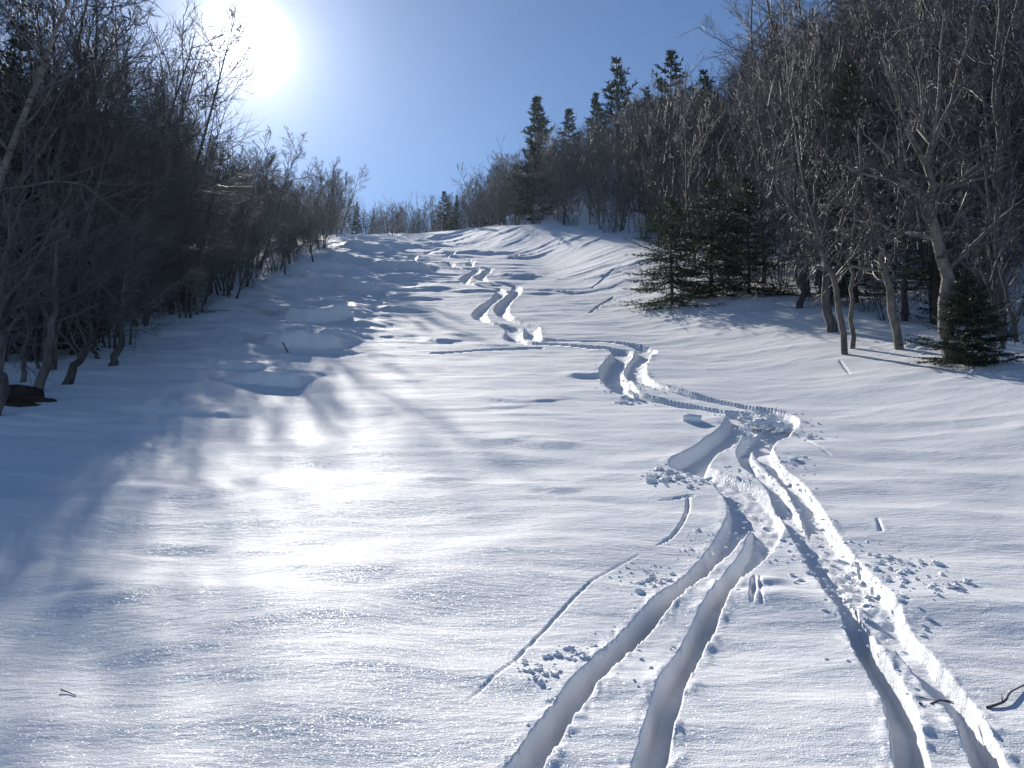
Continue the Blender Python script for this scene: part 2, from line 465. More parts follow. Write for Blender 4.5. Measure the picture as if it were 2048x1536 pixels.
def snow_material():
    m, n, out = new_mat('snow')
    N = n.nodes.new; Lk = n.links.new
    geo = N('ShaderNodeNewGeometry')
    mp = N('ShaderNodeMapping'); mp.inputs['Scale'].default_value = (0.35, 1.0, 1.0); mp.inputs['Rotation'].default_value = (0, 0, R(8))
    Lk(geo.outputs['Position'], mp.inputs['Vector'])
    n1 = N('ShaderNodeTexNoise'); n1.inputs['Scale'].default_value = 26; n1.inputs['Detail'].default_value = 3; n1.inputs['Roughness'].default_value = 0.55
    Lk(mp.outputs[0], n1.inputs['Vector'])
    n2 = N('ShaderNodeTexNoise'); n2.inputs['Scale'].default_value = 120; n2.inputs['Detail'].default_value = 2
    Lk(geo.outputs['Position'], n2.inputs['Vector'])
    b1 = N('ShaderNodeBump'); b1.inputs['Strength'].default_value = 0.55; b1.inputs['Distance'].default_value = 0.015
    Lk(n1.outputs['Fac'], b1.inputs['Height'])
    b2 = N('ShaderNodeBump'); b2.inputs['Strength'].default_value = 0.55; b2.inputs['Distance'].default_value = 0.006
    Lk(n2.outputs['Fac'], b2.inputs['Height']); Lk(b1.outputs[0], b2.inputs['Normal'])
    # slight tone variation: wind crust against loose powder
    n3 = N('ShaderNodeTexNoise'); n3.inputs['Scale'].default_value = 0.9; n3.inputs['Detail'].default_value = 4
    Lk(mp.outputs[0], n3.inputs['Vector'])
    cr = N('ShaderNodeValToRGB')
    cr.color_ramp.elements[0].color = (0.835, 0.85, 0.875, 1); cr.color_ramp.elements[1].color = (0.90, 0.905, 0.915, 1)
    cr.color_ramp.elements[0].position = 0.35; cr.color_ramp.elements[1].position = 0.65
    Lk(n3.outputs['Fac'], cr.inputs['Fac'])
    df = N('ShaderNodeBsdfPrincipled')
    df.inputs['Roughness'].default_value = 0.75
    df.inputs['Specular IOR Level'].default_value = 0.2
    Lk(cr.outputs['Color'], df.inputs['Base Color']); Lk(b2.outputs[0], df.inputs['Normal'])
    # ice crystal facets that glint in the sun
    vo = N('ShaderNodeTexVoronoi'); vo.inputs['Scale'].default_value = 190
    Lk(geo.outputs['Position'], vo.inputs['Vector'])
    sub = N('ShaderNodeVectorMath'); sub.operation = 'SUBTRACT'; sub.inputs[1].default_value = (0.5, 0.5, 0.5)
    Lk(vo.outputs['Color'], sub.inputs[0])
    scl = N('ShaderNodeVectorMath'); scl.operation = 'SCALE'; scl.inputs['Scale'].default_value = 1.6
    Lk(sub.outputs[0], scl.inputs[0])
    ad = N('ShaderNodeVectorMath'); ad.operation = 'ADD'
    Lk(scl.outputs[0], ad.inputs[0]); Lk(b1.outputs[0], ad.inputs[1])
    nm = N('ShaderNodeVectorMath'); nm.operation = 'NORMALIZE'
    Lk(ad.outputs[0], nm.inputs[0])
    gl = N('ShaderNodeBsdfAnisotropic'); gl.inputs['Roughness'].default_value = 0.30
    gl.inputs['Color'].default_value = (0.95, 0.97, 1.0, 1)
    Lk(nm.outputs[0], gl.inputs['Normal'])
    mx = N('ShaderNodeMixShader'); mx.inputs['Fac'].default_value = 0.021
    Lk(df.outputs[0], mx.inputs[1]); Lk(gl.outputs[0], mx.inputs[2])
    Lk(mx.outputs[0], out.inputs['Surface'])
    return m


def bark_material(name, c0, c1, scale=14.0, stretch=0.25, rough=0.75, bands=None):
    m, n, out = new_mat(name)
    N = n.nodes.new; Lk = n.links.new
    tcn = N('ShaderNodeTexCoord')
    oi = N('ShaderNodeObjectInfo')
    mp = N('ShaderNodeMapping'); mp.inputs['Scale'].default_value = (1, 1, stretch)
    Lk(tcn.outputs['Object'], mp.inputs['Vector'])
    nz = N('ShaderNodeTexNoise'); nz.inputs['Scale'].default_value = scale; nz.inputs['Detail'].default_value = 4
    Lk(mp.outputs[0], nz.inputs['Vector'])
    cr = N('ShaderNodeValToRGB')
    cr.color_ramp.elements[0].position = 0.35; cr.color_ramp.elements[1].position = 0.68
    cr.color_ramp.elements[0].color = (*c0, 1); cr.color_ramp.elements[1].color = (*c1, 1)
    Lk(nz.outputs['Fac'], cr.inputs['Fac'])
    col = cr.outputs['Color']
    if bands:
        mp2 = N('ShaderNodeMapping'); mp2.inputs['Scale'].default_value = (2, 2, 9)
        Lk(tcn.outputs['Object'], mp2.inputs['Vector'])
        nb = N('ShaderNodeTexNoise'); nb.inputs['Scale'].default_value = 2.0; nb.inputs['Detail'].default_value = 3
        Lk(mp2.outputs[0], nb.inputs['Vector'])
        rb = N('ShaderNodeValToRGB'); rb.color_ramp.elements[0].position = 0.34; rb.color_ramp.elements[1].position = 0.42
        Lk(nb.outputs['Fac'], rb.inputs['Fac'])
        mxb = N('ShaderNodeMix'); mxb.data_type = 'RGBA'
        mxb.inputs['A'].default_value = (*bands, 1)
        Lk(rb.outputs['Color'], mxb.inputs['Factor']); Lk(col, mxb.inputs['B'])
        col = mxb.outputs['Result']
    hv = N('ShaderNodeHueSaturation')
    mr = N('ShaderNodeMapRange'); mr.inputs['To Min'].default_value = 0.7; mr.inputs['To Max'].default_value = 1.3
    Lk(oi.outputs['Random'], mr.inputs['Value']); Lk(mr.outputs[0], hv.inputs['Value']); Lk(col, hv.inputs['Color'])
    bs = N('ShaderNodeBsdfPrincipled'); bs.inputs['Roughness'].default_value = rough; bs.inputs['Specular IOR Level'].default_value = 0.35
    bp = N('ShaderNodeBump'); bp.inputs['Strength'].default_value = 0.5; bp.inputs['Distance'].default_value = 0.01
    Lk(nz.outputs['Fac'], bp.inputs['Height']); Lk(bp.outputs[0], bs.inputs['Normal'])
    Lk(hv.outputs['Color'], bs.inputs['Base Color'])
    Lk(bs.outputs[0], out.inputs['Surface'])
    return m


def needle_material():
    m, n, out = new_mat('needles')
    N = n.nodes.new; Lk = n.links.new
    geo = N('ShaderNodeNewGeometry')
    oi = N('ShaderNodeObjectInfo')
    cr = N('ShaderNodeValToRGB')
    cr.color_ramp.elements[0].color = (0.012, 0.026, 0.016, 1); cr.color_ramp.elements[1].color = (0.040, 0.065, 0.030, 1)
    Lk(geo.outputs['Random Per Island'], cr.inputs['Fac'])
    hv = N('ShaderNodeHueSaturation')
    mr = N('ShaderNodeMapRange'); mr.inputs['To Min'].default_value = 0.7; mr.inputs['To Max'].default_value = 1.3
    Lk(oi.outputs['Random'], mr.inputs['Value']); Lk(mr.outputs[0], hv.inputs['Value']); Lk(cr.outputs['Color'], hv.inputs['Color'])
    bs = N('ShaderNodeBsdfPrincipled'); bs.inputs['Roughness'].default_value = 0.6
    Lk(hv.outputs['Color'], bs.inputs['Base Color'])
    tr = N('ShaderNodeBsdfTranslucent'); Lk(hv.outputs['Color'], tr.inputs['Color'])
    mx = N('ShaderNodeMixShader'); mx.inputs['Fac'].default_value = 0.2
    Lk(bs.outputs[0], mx.inputs[1]); Lk(tr.outputs[0], mx.inputs[2])
    Lk(mx.outputs[0], out.inputs['Surface'])
    return m


SNOW = snow_material()
BARK = bark_material('grey_brown_bark', (0.052, 0.047, 0.046), (0.125, 0.115, 0.108))
TWIG = bark_material('twig_bark', (0.060, 0.057, 0.059), (0.135, 0.128, 0.128), scale=5, rough=0.55)
BIRCH = bark_material('pale_birch_bark', (0.11, 0.095, 0.082), (0.22, 0.195, 0.17), scale=9, stretch=0.5, bands=(0.05, 0.042, 0.038))
SPRUCE_BARK = bark_material('spruce_bark', (0.035, 0.028, 0.024), (0.085, 0.07, 0.06))
NEEDLE = needle_material()
EARTH = bark_material('dark_earth', (0.018, 0.014, 0.012), (0.06, 0.045, 0.035), scale=6, stretch=1.0, rough=0.95)

# ------------------------------------------------------------------ the slope
def build_slope():
    yn = np.linspace(-9, 0.6, 12)[:-1]
    yr = np.concatenate([yn, np.geomspace(2.1, 176.5, 1000) - 1.5])
    um = np.concatenate([np.linspace(-0.75, -0.10, 230)[:-1], np.linspace(-0.10, 0.62, 500)[:-1], np.linspace(0.62, 0.75, 30)])
    k = (np.arange(1, 17) / 16.0) ** 1.7
    w = np.maximum(yr + 1.5, 2.1)[:, None]
    X = np.concatenate([-0.75 * w - k[::-1][None, :] * 60, um[None, :] * w, 0.75 * w + k[None, :] * 60], axis=1)
    Y = np.repeat(yr[:, None], X.shape[1], axis=1)
    sh = X.shape
    Z = (base(X, Y) + relief(X, Y)).reshape(sh) + drifts(X.ravel(), Y.ravel()).reshape(sh)
    LA = [world_line(T_A_LEFT), world_line(T_A_RIGHT)]
    LB = [world_line(T_B_LEFT), world_line(T_B_RIGHT)]
    LG = [world_line(g, 0.02) for g in GROOVES]
    la, ca, pa = carve(X, Y, LA)
    lb, cb, pb = carve(X, Y, LB)
    lg, cg, pg = carve(X, Y, LG, 0.006)
    low = np.maximum(np.maximum(la, lb), lg)
    churn = np.maximum(ca, cb)
    lip = np.maximum(np.maximum(pa, pb), pg) * (low < 0.004)
    cs = 0.7 + 0.07 * Y
    cn = 0.030 * noise2(X / (0.07 * cs), Y / (0.07 * cs), 31) + 0.040 * np.abs(noise2(X / (0.16 * cs), Y / (0.13 * cs), 32)) + 0.012 * noise2(X / 0.03, Y / 0.03, 33) * np.clip(1 - Y / 12, 0, 1)
    Z = Z + (low > 0.02) * (0.010 * noise2(X / 0.16, Y / 0.22, 34) + 0.006 * noise2(X / 0.05, Y / 0.09, 35)) * np.clip(1 - Y / 14, 0, 1)
    Z = Z - low + lip + churn * cn * 0.7 * (1.0 + 0.02 * Y) * (1 - 0.85 * sstep(12, 19, Y))
    nr, nc = sh
    V = np.stack([X.ravel(), Y.ravel(), Z.ravel()], axis=1)
    idx = np.arange(nr * nc).reshape(nr, nc)
    F = np.stack([idx[:-1, :-1], idx[:-1, 1:], idx[1:, 1:], idx[1:, :-1]], axis=-1).reshape(-1, 4)
    # smooth vertex normals of the whole sheet, kept where it is divided
    dzx = np.zeros((nr, nc, 3)); P = V.reshape(nr, nc, 3)
    tx = np.zeros_like(P); ty = np.zeros_like(P)
    tx[:, 1:-1] = P[:, 2:] - P[:, :-2]; tx[:, 0] = P[:, 1] - P[:, 0]; tx[:, -1] = P[:, -1] - P[:, -2]
    ty[1:-1] = P[2:] - P[:-2]; ty[0] = P[1] - P[0]; ty[-1] = P[-1] - P[-2]
    NR = np.cross(tx, ty); NR /= np.linalg.norm(NR, axis=2, keepdims=True); NR = NR.reshape(-1, 3)
    ma = (la > 0.006) & (la >= lb)
    mb = (lb > 0.006) & ~ma
    def fm(m):
        mm = m.ravel()
        return mm[F].any(axis=1)
    fa = fm(ma); fb = fm(mb) & ~fa
    for nme, sel, lab in (('snow_slope', ~(fa | fb), None),
                          ('ski_track', fa, 'left winding ski track pressed into the snow'),
                          ('ski_track', fb, 'right winding ski track pressed into the snow')):
        FF = F[sel]
        used, inv = np.unique(FF.ravel(), return_inverse=True)
        me = mesh_np(nme, V[used], inv.reshape(-1, 4), SNOW)
        me.normals_split_custom_set_from_vertices(NR[used].astype(np.float32).tolist())
        o = link(nme, me)
        o['kind'] = 'structure'
        if lab: o['label'] = lab
    return LA, LB


TRACK_A, TRACK_B = build_slope()


# ------------------------------------------------------------------ tubes and trees
class Tubes:
    def __init__(self):
        self.v = []; self.q = []; self.n = 0

    def add(self, P, rad, sides):
        P = np.asarray(P, float); k = len(P)
        T = np.gradient(P, axis=0)
        T /= np.linalg.norm(T, axis=1, keepdims=True) + 1e-9
        a = np.array([0.0, 0.0, 1.0]) if abs(T[0, 2]) < 0.9 else np.array([1.0, 0.0, 0.0])
        n1 = np.cross(T, a); n1 /= np.linalg.norm(n1, axis=1, keepdims=True) + 1e-9
        n2 = np.cross(T, n1)
        ang = np.arange(sides) * (2 * math.pi / sides)
        ring = P[:, None, :] + np.asarray(rad)[:, None, None] * (np.cos(ang)[None, :, None] * n1[:, None, :] + np.sin(ang)[None, :, None] * n2[:, None, :])
        self.v.append(ring.reshape(-1, 3))
        i = self.n + np.arange(k * sides).reshape(k, sides)
        j = np.roll(i, -1, axis=1)
        self.q.append(np.stack([i[:-1], j[:-1], j[1:], i[1:]], axis=-1).reshape(-1, 4))
        self.n += k * sides

    def mesh(self, name, mat):
        return mesh_np(name, np.concatenate(self.v), np.concatenate(self.q), mat)


def grow(rg, p, d, length, k, wob, up):
    P = [np.array(p, float)]
    d = np.array(d, float); d /= np.linalg.norm(d)
    st = length / (k - 1)
    for i in range(k - 1):
        d = d + rg.normal(0, wob, 3) + np.array([0, 0, up])
        d /= np.linalg.norm(d)
        P.append(P[-1] + d * st)
    return np.array(P)


def at_line(P, t):
    f = t * (len(P) - 1); i = min(int(f), len(P) - 2); a = f - i
    d = P[i + 1] - P[i]
    return P[i] * (1 - a) + P[i + 1] * a, d / (np.linalg.norm(d) + 1e-9)


def side_dir(rg, d, ang, az=None):
    a = np.cross(d, [0.3, 0.5, 0.81]); a /= np.linalg.norm(a) + 1e-9
    b = np.cross(d, a)
    az = rg.uniform(0, 2 * math.pi) if az is None else az
    return d * math.cos(ang) + (a * math.cos(az) + b * math.sin(az)) * math.sin(ang)


def branch_out(rg, B, stemP, r0, n1, n2, n3, len1, t0=0.22, ang=(30, 60), up=0.06, droop=0.0, twig_r=0.006, wob=0.13):
    """limbs, branches and twigs along one stem"""
    for i in range(n1):
        t = t0 + (0.985 - t0) * ((i + rg.uniform(0, 1)) / n1)
        p, d = at_line(stemP, t)
        L1 = len1 * (1.1 - 0.75 * t) * rg.uniform(0.7, 1.25)
        r1 = max(r0 * (1 - t) * 0.55, twig_r * 1.5)
        C1 = grow(rg, p, side_dir(rg, d, R(rg.uniform(*ang))), L1, 6, wob, up)
        B.add(C1, np.linspace(r1, twig_r * 0.9, 6), 4)
        for j in range(n2):
            t2 = 0.18 + 0.8 * (j + rg.uniform(0, 1)) / n2
            p2, d2 = at_line(C1, t2)
            L2 = L1 * 0.5 * (1.15 - 0.7 * t2) * rg.uniform(0.6, 1.3)
            C2 = grow(rg, p2, side_dir(rg, d2, R(rg.uniform(25, 55))), L2, 4, wob * 1.1, up * 0.8 - droop)
            B.add(C2, np.linspace(max(r1 * 0.4, twig_r), twig_r * 0.7, 4), 3)
            for q in range(n3):
                t3 = 0.2 + 0.8 * (q + rg.uniform(0, 1)) / n3
                p3, d3 = at_line(C2, t3)
                C3 = grow(rg, p3, side_dir(rg, d3, R(rg.uniform(20, 50))), L2 * rg.uniform(0.3, 0.6), 3, wob * 1.2, up * 0.6 - droop * 2)
                B.add(C3, [twig_r * 0.8, twig_r * 0.6, twig_r * 0.35], 3)


def bare_variant(seed, stems, lean, n1, n2, n3, H=8.0, r0=0.07, ang=(28, 58), t0=0.22, len1=None, up=0.06, trunk_mat=None, twig_r=0.006, wob=0.05):
    rg = np.random.default_rng(seed)
    S = Tubes(); B = Tubes()
    for s in range(stems):
        az = 2 * math.pi * (s + rg.uniform(0, 0.6)) / stems
        ln = R(rg.uniform(0.35, 1.0) * lean)
        d = np.array([math.cos(az) * math.sin(ln), math.sin(az) * math.sin(ln), math.cos(ln)])
        h = H * (1.0 if s == 0 else rg.uniform(0.65, 0.97))
        b = np.array([math.cos(az), math.sin(az), 0]) * (0.0 if stems == 1 else rg.uniform(0.05, 0.16))
        P = grow(rg, b + np.array([0, 0, -0.5]), d, h + 0.5, 12, wob, 0.03)
        rr = r0 * (1 if s == 0 else rg.uniform(0.55, 0.9))
        S.add(P, np.linspace(rr, 0.008, 12) * np.concatenate([[1.35, 1.1], np.ones(10)]), 7)
        branch_out(rg, B, P, rr, n1, n2, n3, len1 or h * 0.36, t0=t0, ang=ang, up=up, twig_r=twig_r)
    return S.mesh('trunk', trunk_mat or BARK), B.mesh('crown', TWIG)


BARE = [bare_variant(1, 1, 4, 30, 8, 6, t0=0.16, r0=0.085, len1=3.3),
        bare_variant(2, 2, 13, 18, 8, 6, r0=0.075, t0=0.16),
        bare_variant(3, 3, 16, 15, 7, 5, r0=0.065, t0=0.16, ang=(22, 48)),
        bare_variant(4, 1, 7, 28, 8, 6, ang=(22, 45), up=0.10, r0=0.08, t0=0.16, len1=3.2, trunk_mat=BIRCH),
        bare_variant(5, 4, 20, 12, 7, 5, r0=0.055, t0=0.14, ang=(20, 45)),
        bare_variant(6, 2, 10, 19, 8, 5, ang=(35, 65), r0=0.08, trunk_mat=BIRCH, t0=0.18)]
STEMS = ['single-stemmed', 'twin-stemmed', 'three-stemmed', 'upright pale-stemmed', 'four-stemmed', 'twin pale-stemmed']
BAREFAR = [bare_variant(91, 1, 4, 28, 7, 5, t0=0.14, r0=0.09, len1=3.2, twig_r=0.012),
           bare_variant(92, 2, 14, 17, 7, 5, r0=0.085, t0=0.14, twig_r=0.012),
           bare_variant(93, 3, 17, 14, 7, 4, r0=0.075, t0=0.12, ang=(22, 48), twig_r=0.012),
           bare_variant(94, 1, 7, 26, 7, 5, ang=(22, 45), up=0.10, r0=0.09, t0=0.14, len1=3.0, trunk_mat=BIRCH, twig_r=0.012),
           bare_variant(95, 4, 21, 12, 6, 4, r0=0.065, t0=0.12, ang=(20, 45), twig_r=0.012),
           bare_variant(96, 2, 10, 18, 7, 5, ang=(30, 60), r0=0.09, trunk_mat=BIRCH, t0=0.14, twig_r=0.012)]


def bare(k, y):
    return (BAREFAR if y > 40 else BARE)[k]


SHRUB = [bare_variant(21, 7, 30, 7, 4, 3, H=3.0, r0=0.022, t0=0.15, len1=0.8, twig_r=0.004),
         bare_variant(22, 5, 22, 8, 4, 3, H=3.0, r0=0.025, t0=0.15, len1=0.8, twig_r=0.004),
         bare_variant(23, 9, 36, 6, 3, 3, H=3.0, r0=0.018, t0=0.1, len1=0.7, twig_r=0.004)]


def spruce_variant(seed, H=8.0, Rb=1.7, whorls=26, per=7, sub=9, nd=9, base_gap=0.04, ragged=0.25, lift=0.0, nl=0.10, nw=0.022, snow=0):
    rg = np.random.default_rng(seed)
    S = Tubes()
    kk = 8
    P = np.stack([rg.normal(0, 0.02, kk).cumsum() * 0.6, rg.normal(0, 0.02, kk).cumsum() * 0.6, np.linspace(-0.4, H, kk)], axis=1)
    S.add(P, np.linspace(H * 0.016, 0.008, kk), 7)
    V = []; F = []; nv = 0
    SN = []
    for w in range(whorls):
        t = base_gap + (0.985 - base_gap) * (w / (whorls - 1)) ** 0.92
        z = t * H
        p, _ = at_line(P, (z + 0.4) / (H + 0.4))
        for b in range(per if t < 0.8 else max(4, per - 2)):
            az = rg.uniform(0, 2 * math.pi)
            Lb = Rb * ((1 - t) ** 0.82 + 0.04) * rg.uniform(1 - 2 * ragged, 1 + ragged)
            if Lb < 0.12: Lb = 0.12
            pitch = R(-14 + 62 * t ** 2 + lift + rg.uniform(-10, 10))
            d = np.array([math.cos(az) * math.cos(pitch), math.sin(az) * math.cos(pitch), math.sin(pitch)])
            C = grow(rg, p, d, Lb, 6, 0.07, 0.045)
            S.add(C, np.linspace(0.018, 0.005, 6), 3)
            side = np.cross(d, [0, 0, 1]); side /= np.linalg.norm(side) + 1e-9
            ns = max(4, int(sub * Lb / Rb * 1.6))
            tw = [(C[-1], C[-1] - C[-2], 0.28 * Lb + 0.08)]
            for q in range(ns):
                t2 = 0.15 + 0.83 * (q + rg.uniform(0, 1)) / ns
                p2, d2 = at_line(C, t2)
                sg = 1 if q % 2 else -1
                dd = d2 * 0.75 + sg * side * rg.uniform(0.5, 0.95) + np.array([0, 0, rg.uniform(-0.25, 0.12)])
                tw.append((p2, dd, (0.16 + 0.34 * Lb * (1 - t2)) * rg.uniform(0.7, 1.25)))
            for p2, dd, L2 in tw:
                dd = dd / (np.linalg.norm(dd) + 1e-9)
                m = max(3, int(nd * (0.4 + L2)))
                tt = rg.uniform(0, 1, m)
                st = p2 + dd * (tt * L2)[:, None]
                rv = rg.normal(0, 1, (m, 3)); rv -= (rv @ dd)[:, None] * dd; rv /= np.linalg.norm(rv, axis=1, keepdims=True) + 1e-9
                nd_ = dd * 0.75 + rv * 0.66
                wv = np.cross(nd_, rg.normal(0, 1, (m, 3))); wv /= np.linalg.norm(wv, axis=1, keepdims=True) + 1e-9
                ll = nl * rg.uniform(0.7, 1.4, m)[:, None]
                a = st - wv * nw; bb = st + wv * nw; c = st + nd_ * ll
                V.append(np.stack([a, bb, c], axis=1).reshape(-1, 3))
                F.append(nv + np.arange(m * 3).reshape(-1, 3)); nv += 3 * m
            if snow and rg.uniform() < snow:
                SN.append((C[3] + np.array([0, 0, 0.02]), Lb * 0.12))
    crown = mesh_np('crown', np.concatenate(V), np.concatenate(F), NEEDLE, smooth=False)
    trunk = S.mesh('trunk', SPRUCE_BARK)
    sm = None
    if SN:
        vv = []; ff = []; n0 = 0
        for c, r in SN:
            v, f = lump(rg, r * rg.uniform(0.7, 1.3), 1, (1, 1, 0.3), 0.25)
            vv.append(v + c); ff.append(f + n0); n0 += len(v)
        sm = mesh_np('snow_pad', np.concatenate(vv), np.concatenate(ff), SNOW)
    return trunk, crown, sm


_ICO = {}
def ico(level):
    if level in _ICO: return _ICO[level]
    import bmesh
    bm = bmesh.new(); bmesh.ops.create_icosphere(bm, subdivisions=level, radius=1.0)
    v = np.array([q.co[:] for q in bm.verts]); f = np.array([[x.index for x in g.verts] for g in bm.faces]); bm.free()
    _ICO[level] = (v, f)
    return v, f


def lump(rg, r, level=2, stretch=(1, 1, 0.7), rough=0.3):
    v, f = ico(level)
    o = rg.uniform(0, 50, 3)
    n = noise2(v[:, 0] * 1.6 + o[0], v[:, 1] * 1.6 + v[:, 2] * 1.3 + o[1], 41) + 0.5 * noise2(v[:, 2] * 3.1 + o[2], v[:, 0] * 3.1 - v[:, 1] * 2 + o[0], 42)
    w = v * (1 + rough * 1.8 * n)[:, None] * np.array(stretch) * r
    return w, f


SPRUCE = [spruce_variant(51), spruce_variant(52, Rb=1.35, ragged=0.35, lift=8), spruce_variant(53, Rb=2.0, whorls=22, per=6, ragged=0.35, lift=14),
          spruce_variant(54, Rb=1.6, whorls=30)]
FARSPRUCE = [spruce_variant(55, Rb=1.9, whorls=17, per=6, sub=8, nd=8, nl=0.26, nw=0.06, ragged=0.30, lift=16, base_gap=0.1),
             spruce_variant(56, Rb=1.5, whorls=18, per=6, sub=8, nd=8, nl=0.26, nw=0.06, ragged=0.34, lift=20, base_gap=0.1),
             spruce_variant(57, Rb=2.3, whorls=14, per=5, sub=9, nd=8, nl=0.28, nw=0.065, ragged=0.34, lift=14, base_gap=0.1),
             spruce_variant(58, Rb=1.7, whorls=20, per=6, sub=8, nd=8, nl=0.22, nw=0.05, ragged=0.22, lift=6, base_gap=0.06)]
YOUNG = [spruce_variant(61, H=4.4, Rb=1.9, whorls=22, per=9, sub=13, nd=15, nl=0.09, nw=0.015, base_gap=0.015),
         spruce_variant(62, H=4.4, Rb=1.6, whorls=20, per=8, sub=12, nd=14, nl=0.09, nw=0.014, base_gap=0.03),
         spruce_variant(63, H=1.7, Rb=1.0, whorls=17, per=8, sub=16, nd=30, nl=0.05, nw=0.008, snow=0.22, base_gap=0.08)]


def plant(kind, name, x, y, height, H0, rz, label, cat, group=None, tilt=(0, 0), widen=1.0, extra=None):
    r = empty(name, (x, y, gz(x, y) - 0.05), rz)
    s = height / H0
    r.scale = (s * widen, s * widen, s)
    r.rotation_euler = (tilt[0], tilt[1], rz)
    link('trunk', kind[0], r)
    link('crown', kind[1], r)
    if len(kind) > 2 and kind[2] is not None:
        link('snow_pads', kind[2], r)['kind'] = 'stuff'
    tag(r, label, cat, group)
    return r


SKY_PX = [-400, 0, 150, 290, 350, 385, 415, 430, 470, 500, 540, 565, 600, 640, 668, 695, 712, 760, 850, 900, 940, 962, 1000, 1050, 1100, 1180, 1250, 1330, 1400, 1500, 1600, 1650, 1700, 2048, 2500]
SKY_PY = [-500, -330, -250, -80, 10, 90, 215, 250, 300, 262, 285, 335, 352, 312, 322, 380, 425, 405, 400, 395, 372, 352, 300, 285, 265, 240, 205, 165, 150, 120, 60, 0, -60, -320, -500]


def to_px(x, y):
    return 1024 + FPX * x / (y * math.cos(PITCH) + 0.0001)


def fill(n, rg, region, spacing, make, tries=200):
    pts = []
    c = 0
    while len(pts) < n and c < n * tries:
        c += 1
        p = region(rg)
        if p is None: continue
        x, y = p
        sp = spacing * (0.55 + 0.012 * y)
        if any((x - a) ** 2 + (y - b) ** 2 < sp * sp for a, b in pts): continue
        pts.append((x, y))
        make(x, y, rg)
    return pts


def cap_height(x, y, want, rg, slack=35, spread=0.0):
    px = to_px(x, y)
    lim = max(np.interp(px, SKY_PX, SKY_PY), np.interp(px + spread * FPX * want / y, SKY_PX, SKY_PY)) + abs(rg.normal(0, slack))
    hmax = row_z(lim, px, y) - gz(x, y)
    return min(want, hmax)


# ---- right-hand hillside thicket
rg = np.random.default_rng(101)


def reg_right(rg):
    px = rg.uniform(985, 1420) if rg.uniform() < 0.5 else rg.uniform(1380, 2085)
    y = math.exp(rg.uniform(math.log(15), math.log(92)))
    x = (px - 1024) / FPX * y
    s = float(right_s(x, y))
    if s < 0.6 or s > 34 or x < -3: return None
    if s > 12 and rg.uniform() < 0.45: return None
    return x, y


def mk_right(x, y, rg):
    h = cap_height(x, y, rg.uniform(7.0, 11.0), rg, 30)
    if h < 2.2: return
    k = int(rg.integers(0, 6))
    px = to_px(x, y)
    zone = ('below the leftmost skyline spruce' if px < 1120 else 'below the widest skyline spruce' if px < 1300 else 'above the bushy corner spruce'
            if px < 1480 else 'below the spreading skyline tree' if px < 1650 else 'behind the pale trunks at right')
    s = float(right_s(x, y))
    dep = 'front' if s < 6 else 'middle' if s < 14 else 'back'
    lab = f'{STEMS[k]} bare tree, thicket {dep}, {zone}'
    plant(bare(k, y), 'bare_tree', x, y, h, 8.0, rg.uniform(0, 6.28), lab, 'tree', lab.replace('bare tree', 'bare trees'),
          tilt=(rg.normal(0, 0.05), rg.normal(-0.05, 0.06)), widen=rg.uniform(1.0, 1.35))


fill(122, rg, reg_right, 1.7, mk_right)


def spruce_label(x, y):
    px = to_px(x, y)
    zone = ('below the leftmost skyline spruce' if px < 1120 else 'below the widest skyline spruce' if px < 1300 else 'above the bushy corner spruce'
            if px < 1480 else 'below the spreading skyline tree' if px < 1650 else 'behind the pale trunks at right')
    s = float(right_s(x, y))
    dep = 'front' if s < 6 else 'middle' if s < 14 else 'back'
    lab = f'dark spruce half hidden at the {dep} of the thicket {zone}'
    return lab, 'tree', lab.replace('spruce half', 'spruces half')


def reg_gap(rg):
    px = rg.uniform(960, 1330)
    y = rg.uniform(42, 84)
    x = (px - 1024) / FPX * y
    s = float(right_s(x, y))
    return (x, y) if 0.8 < s < 14 else None


fill(30, rg, reg_gap, 1.1, mk_right)


def mk_right_spruce(x, y, rg):
    h = cap_height(x, y, rg.uniform(4.5, 8.0), rg, 60)
    if h < 2.2: return
    plant((FARSPRUCE if y > 45 else SPRUCE)[rg.integers(0, 4)], 'spruce_tree', x, y, h, 8.0, rg.uniform(0, 6.28),
          *spruce_label(x, y), widen=1.2)


fill(46, rg, reg_right, 3.2, mk_right_spruce)


def reg_edge_right(rg):
    y = rg.uniform(13, 70)
    x = float(edge_x(y)) + rg.uniform(0.2, 5.0)
    px = to_px(x, y)
    return None if px > 2150 or px < 1010 else (x, y)


def shrub_label(x, y):
    px = to_px(x, y)
    z = ('under the leftmost skyline spruce' if px < 1120 else 'left of the bushy corner spruce' if px < 1310 else 'under the row of young spruces' if px < 1600 else
         'among the pale trunks' if px < 1830 else 'beside the spruce sapling at right')
    lab = 'leafless thin-stemmed shrub at the wood edge ' + z
    return lab, 'shrub', lab.replace('shrub', 'shrubs')


def mk_shrub_right(x, y, rg):
    plant(SHRUB[rg.integers(0, 3)], 'bare_shrub', x, y, rg.uniform(1.4, 3.2), 3.0, rg.uniform(0, 6.28),
          *shrub_label(x, y))


fill(60, rg, reg_edge_right, 1.3, mk_shrub_right)

# ---- left-hand wood
def shade_limit(x, y):
    """tallest tree at (x, y) whose shade still leaves the near snow in the sun"""
    k = SUN.x / SUN.y
    xs = x - k * (y - 5.8)
    if xs < -5.2: return 99.0
    for _ in range(3):
        yb = float(np.interp(xs, [-5.2, -3.8, -2.6, -1.5, 0], [5.7, 5.9, 6.9, 9.5, 16]))
        xs = x - k * (y - yb)
    t = max(y - yb, 0)
    return float(base(xs, yb)) + t * SUN.z / SUN.y - gz(x, y)


rg = np.random.default_rng(202)


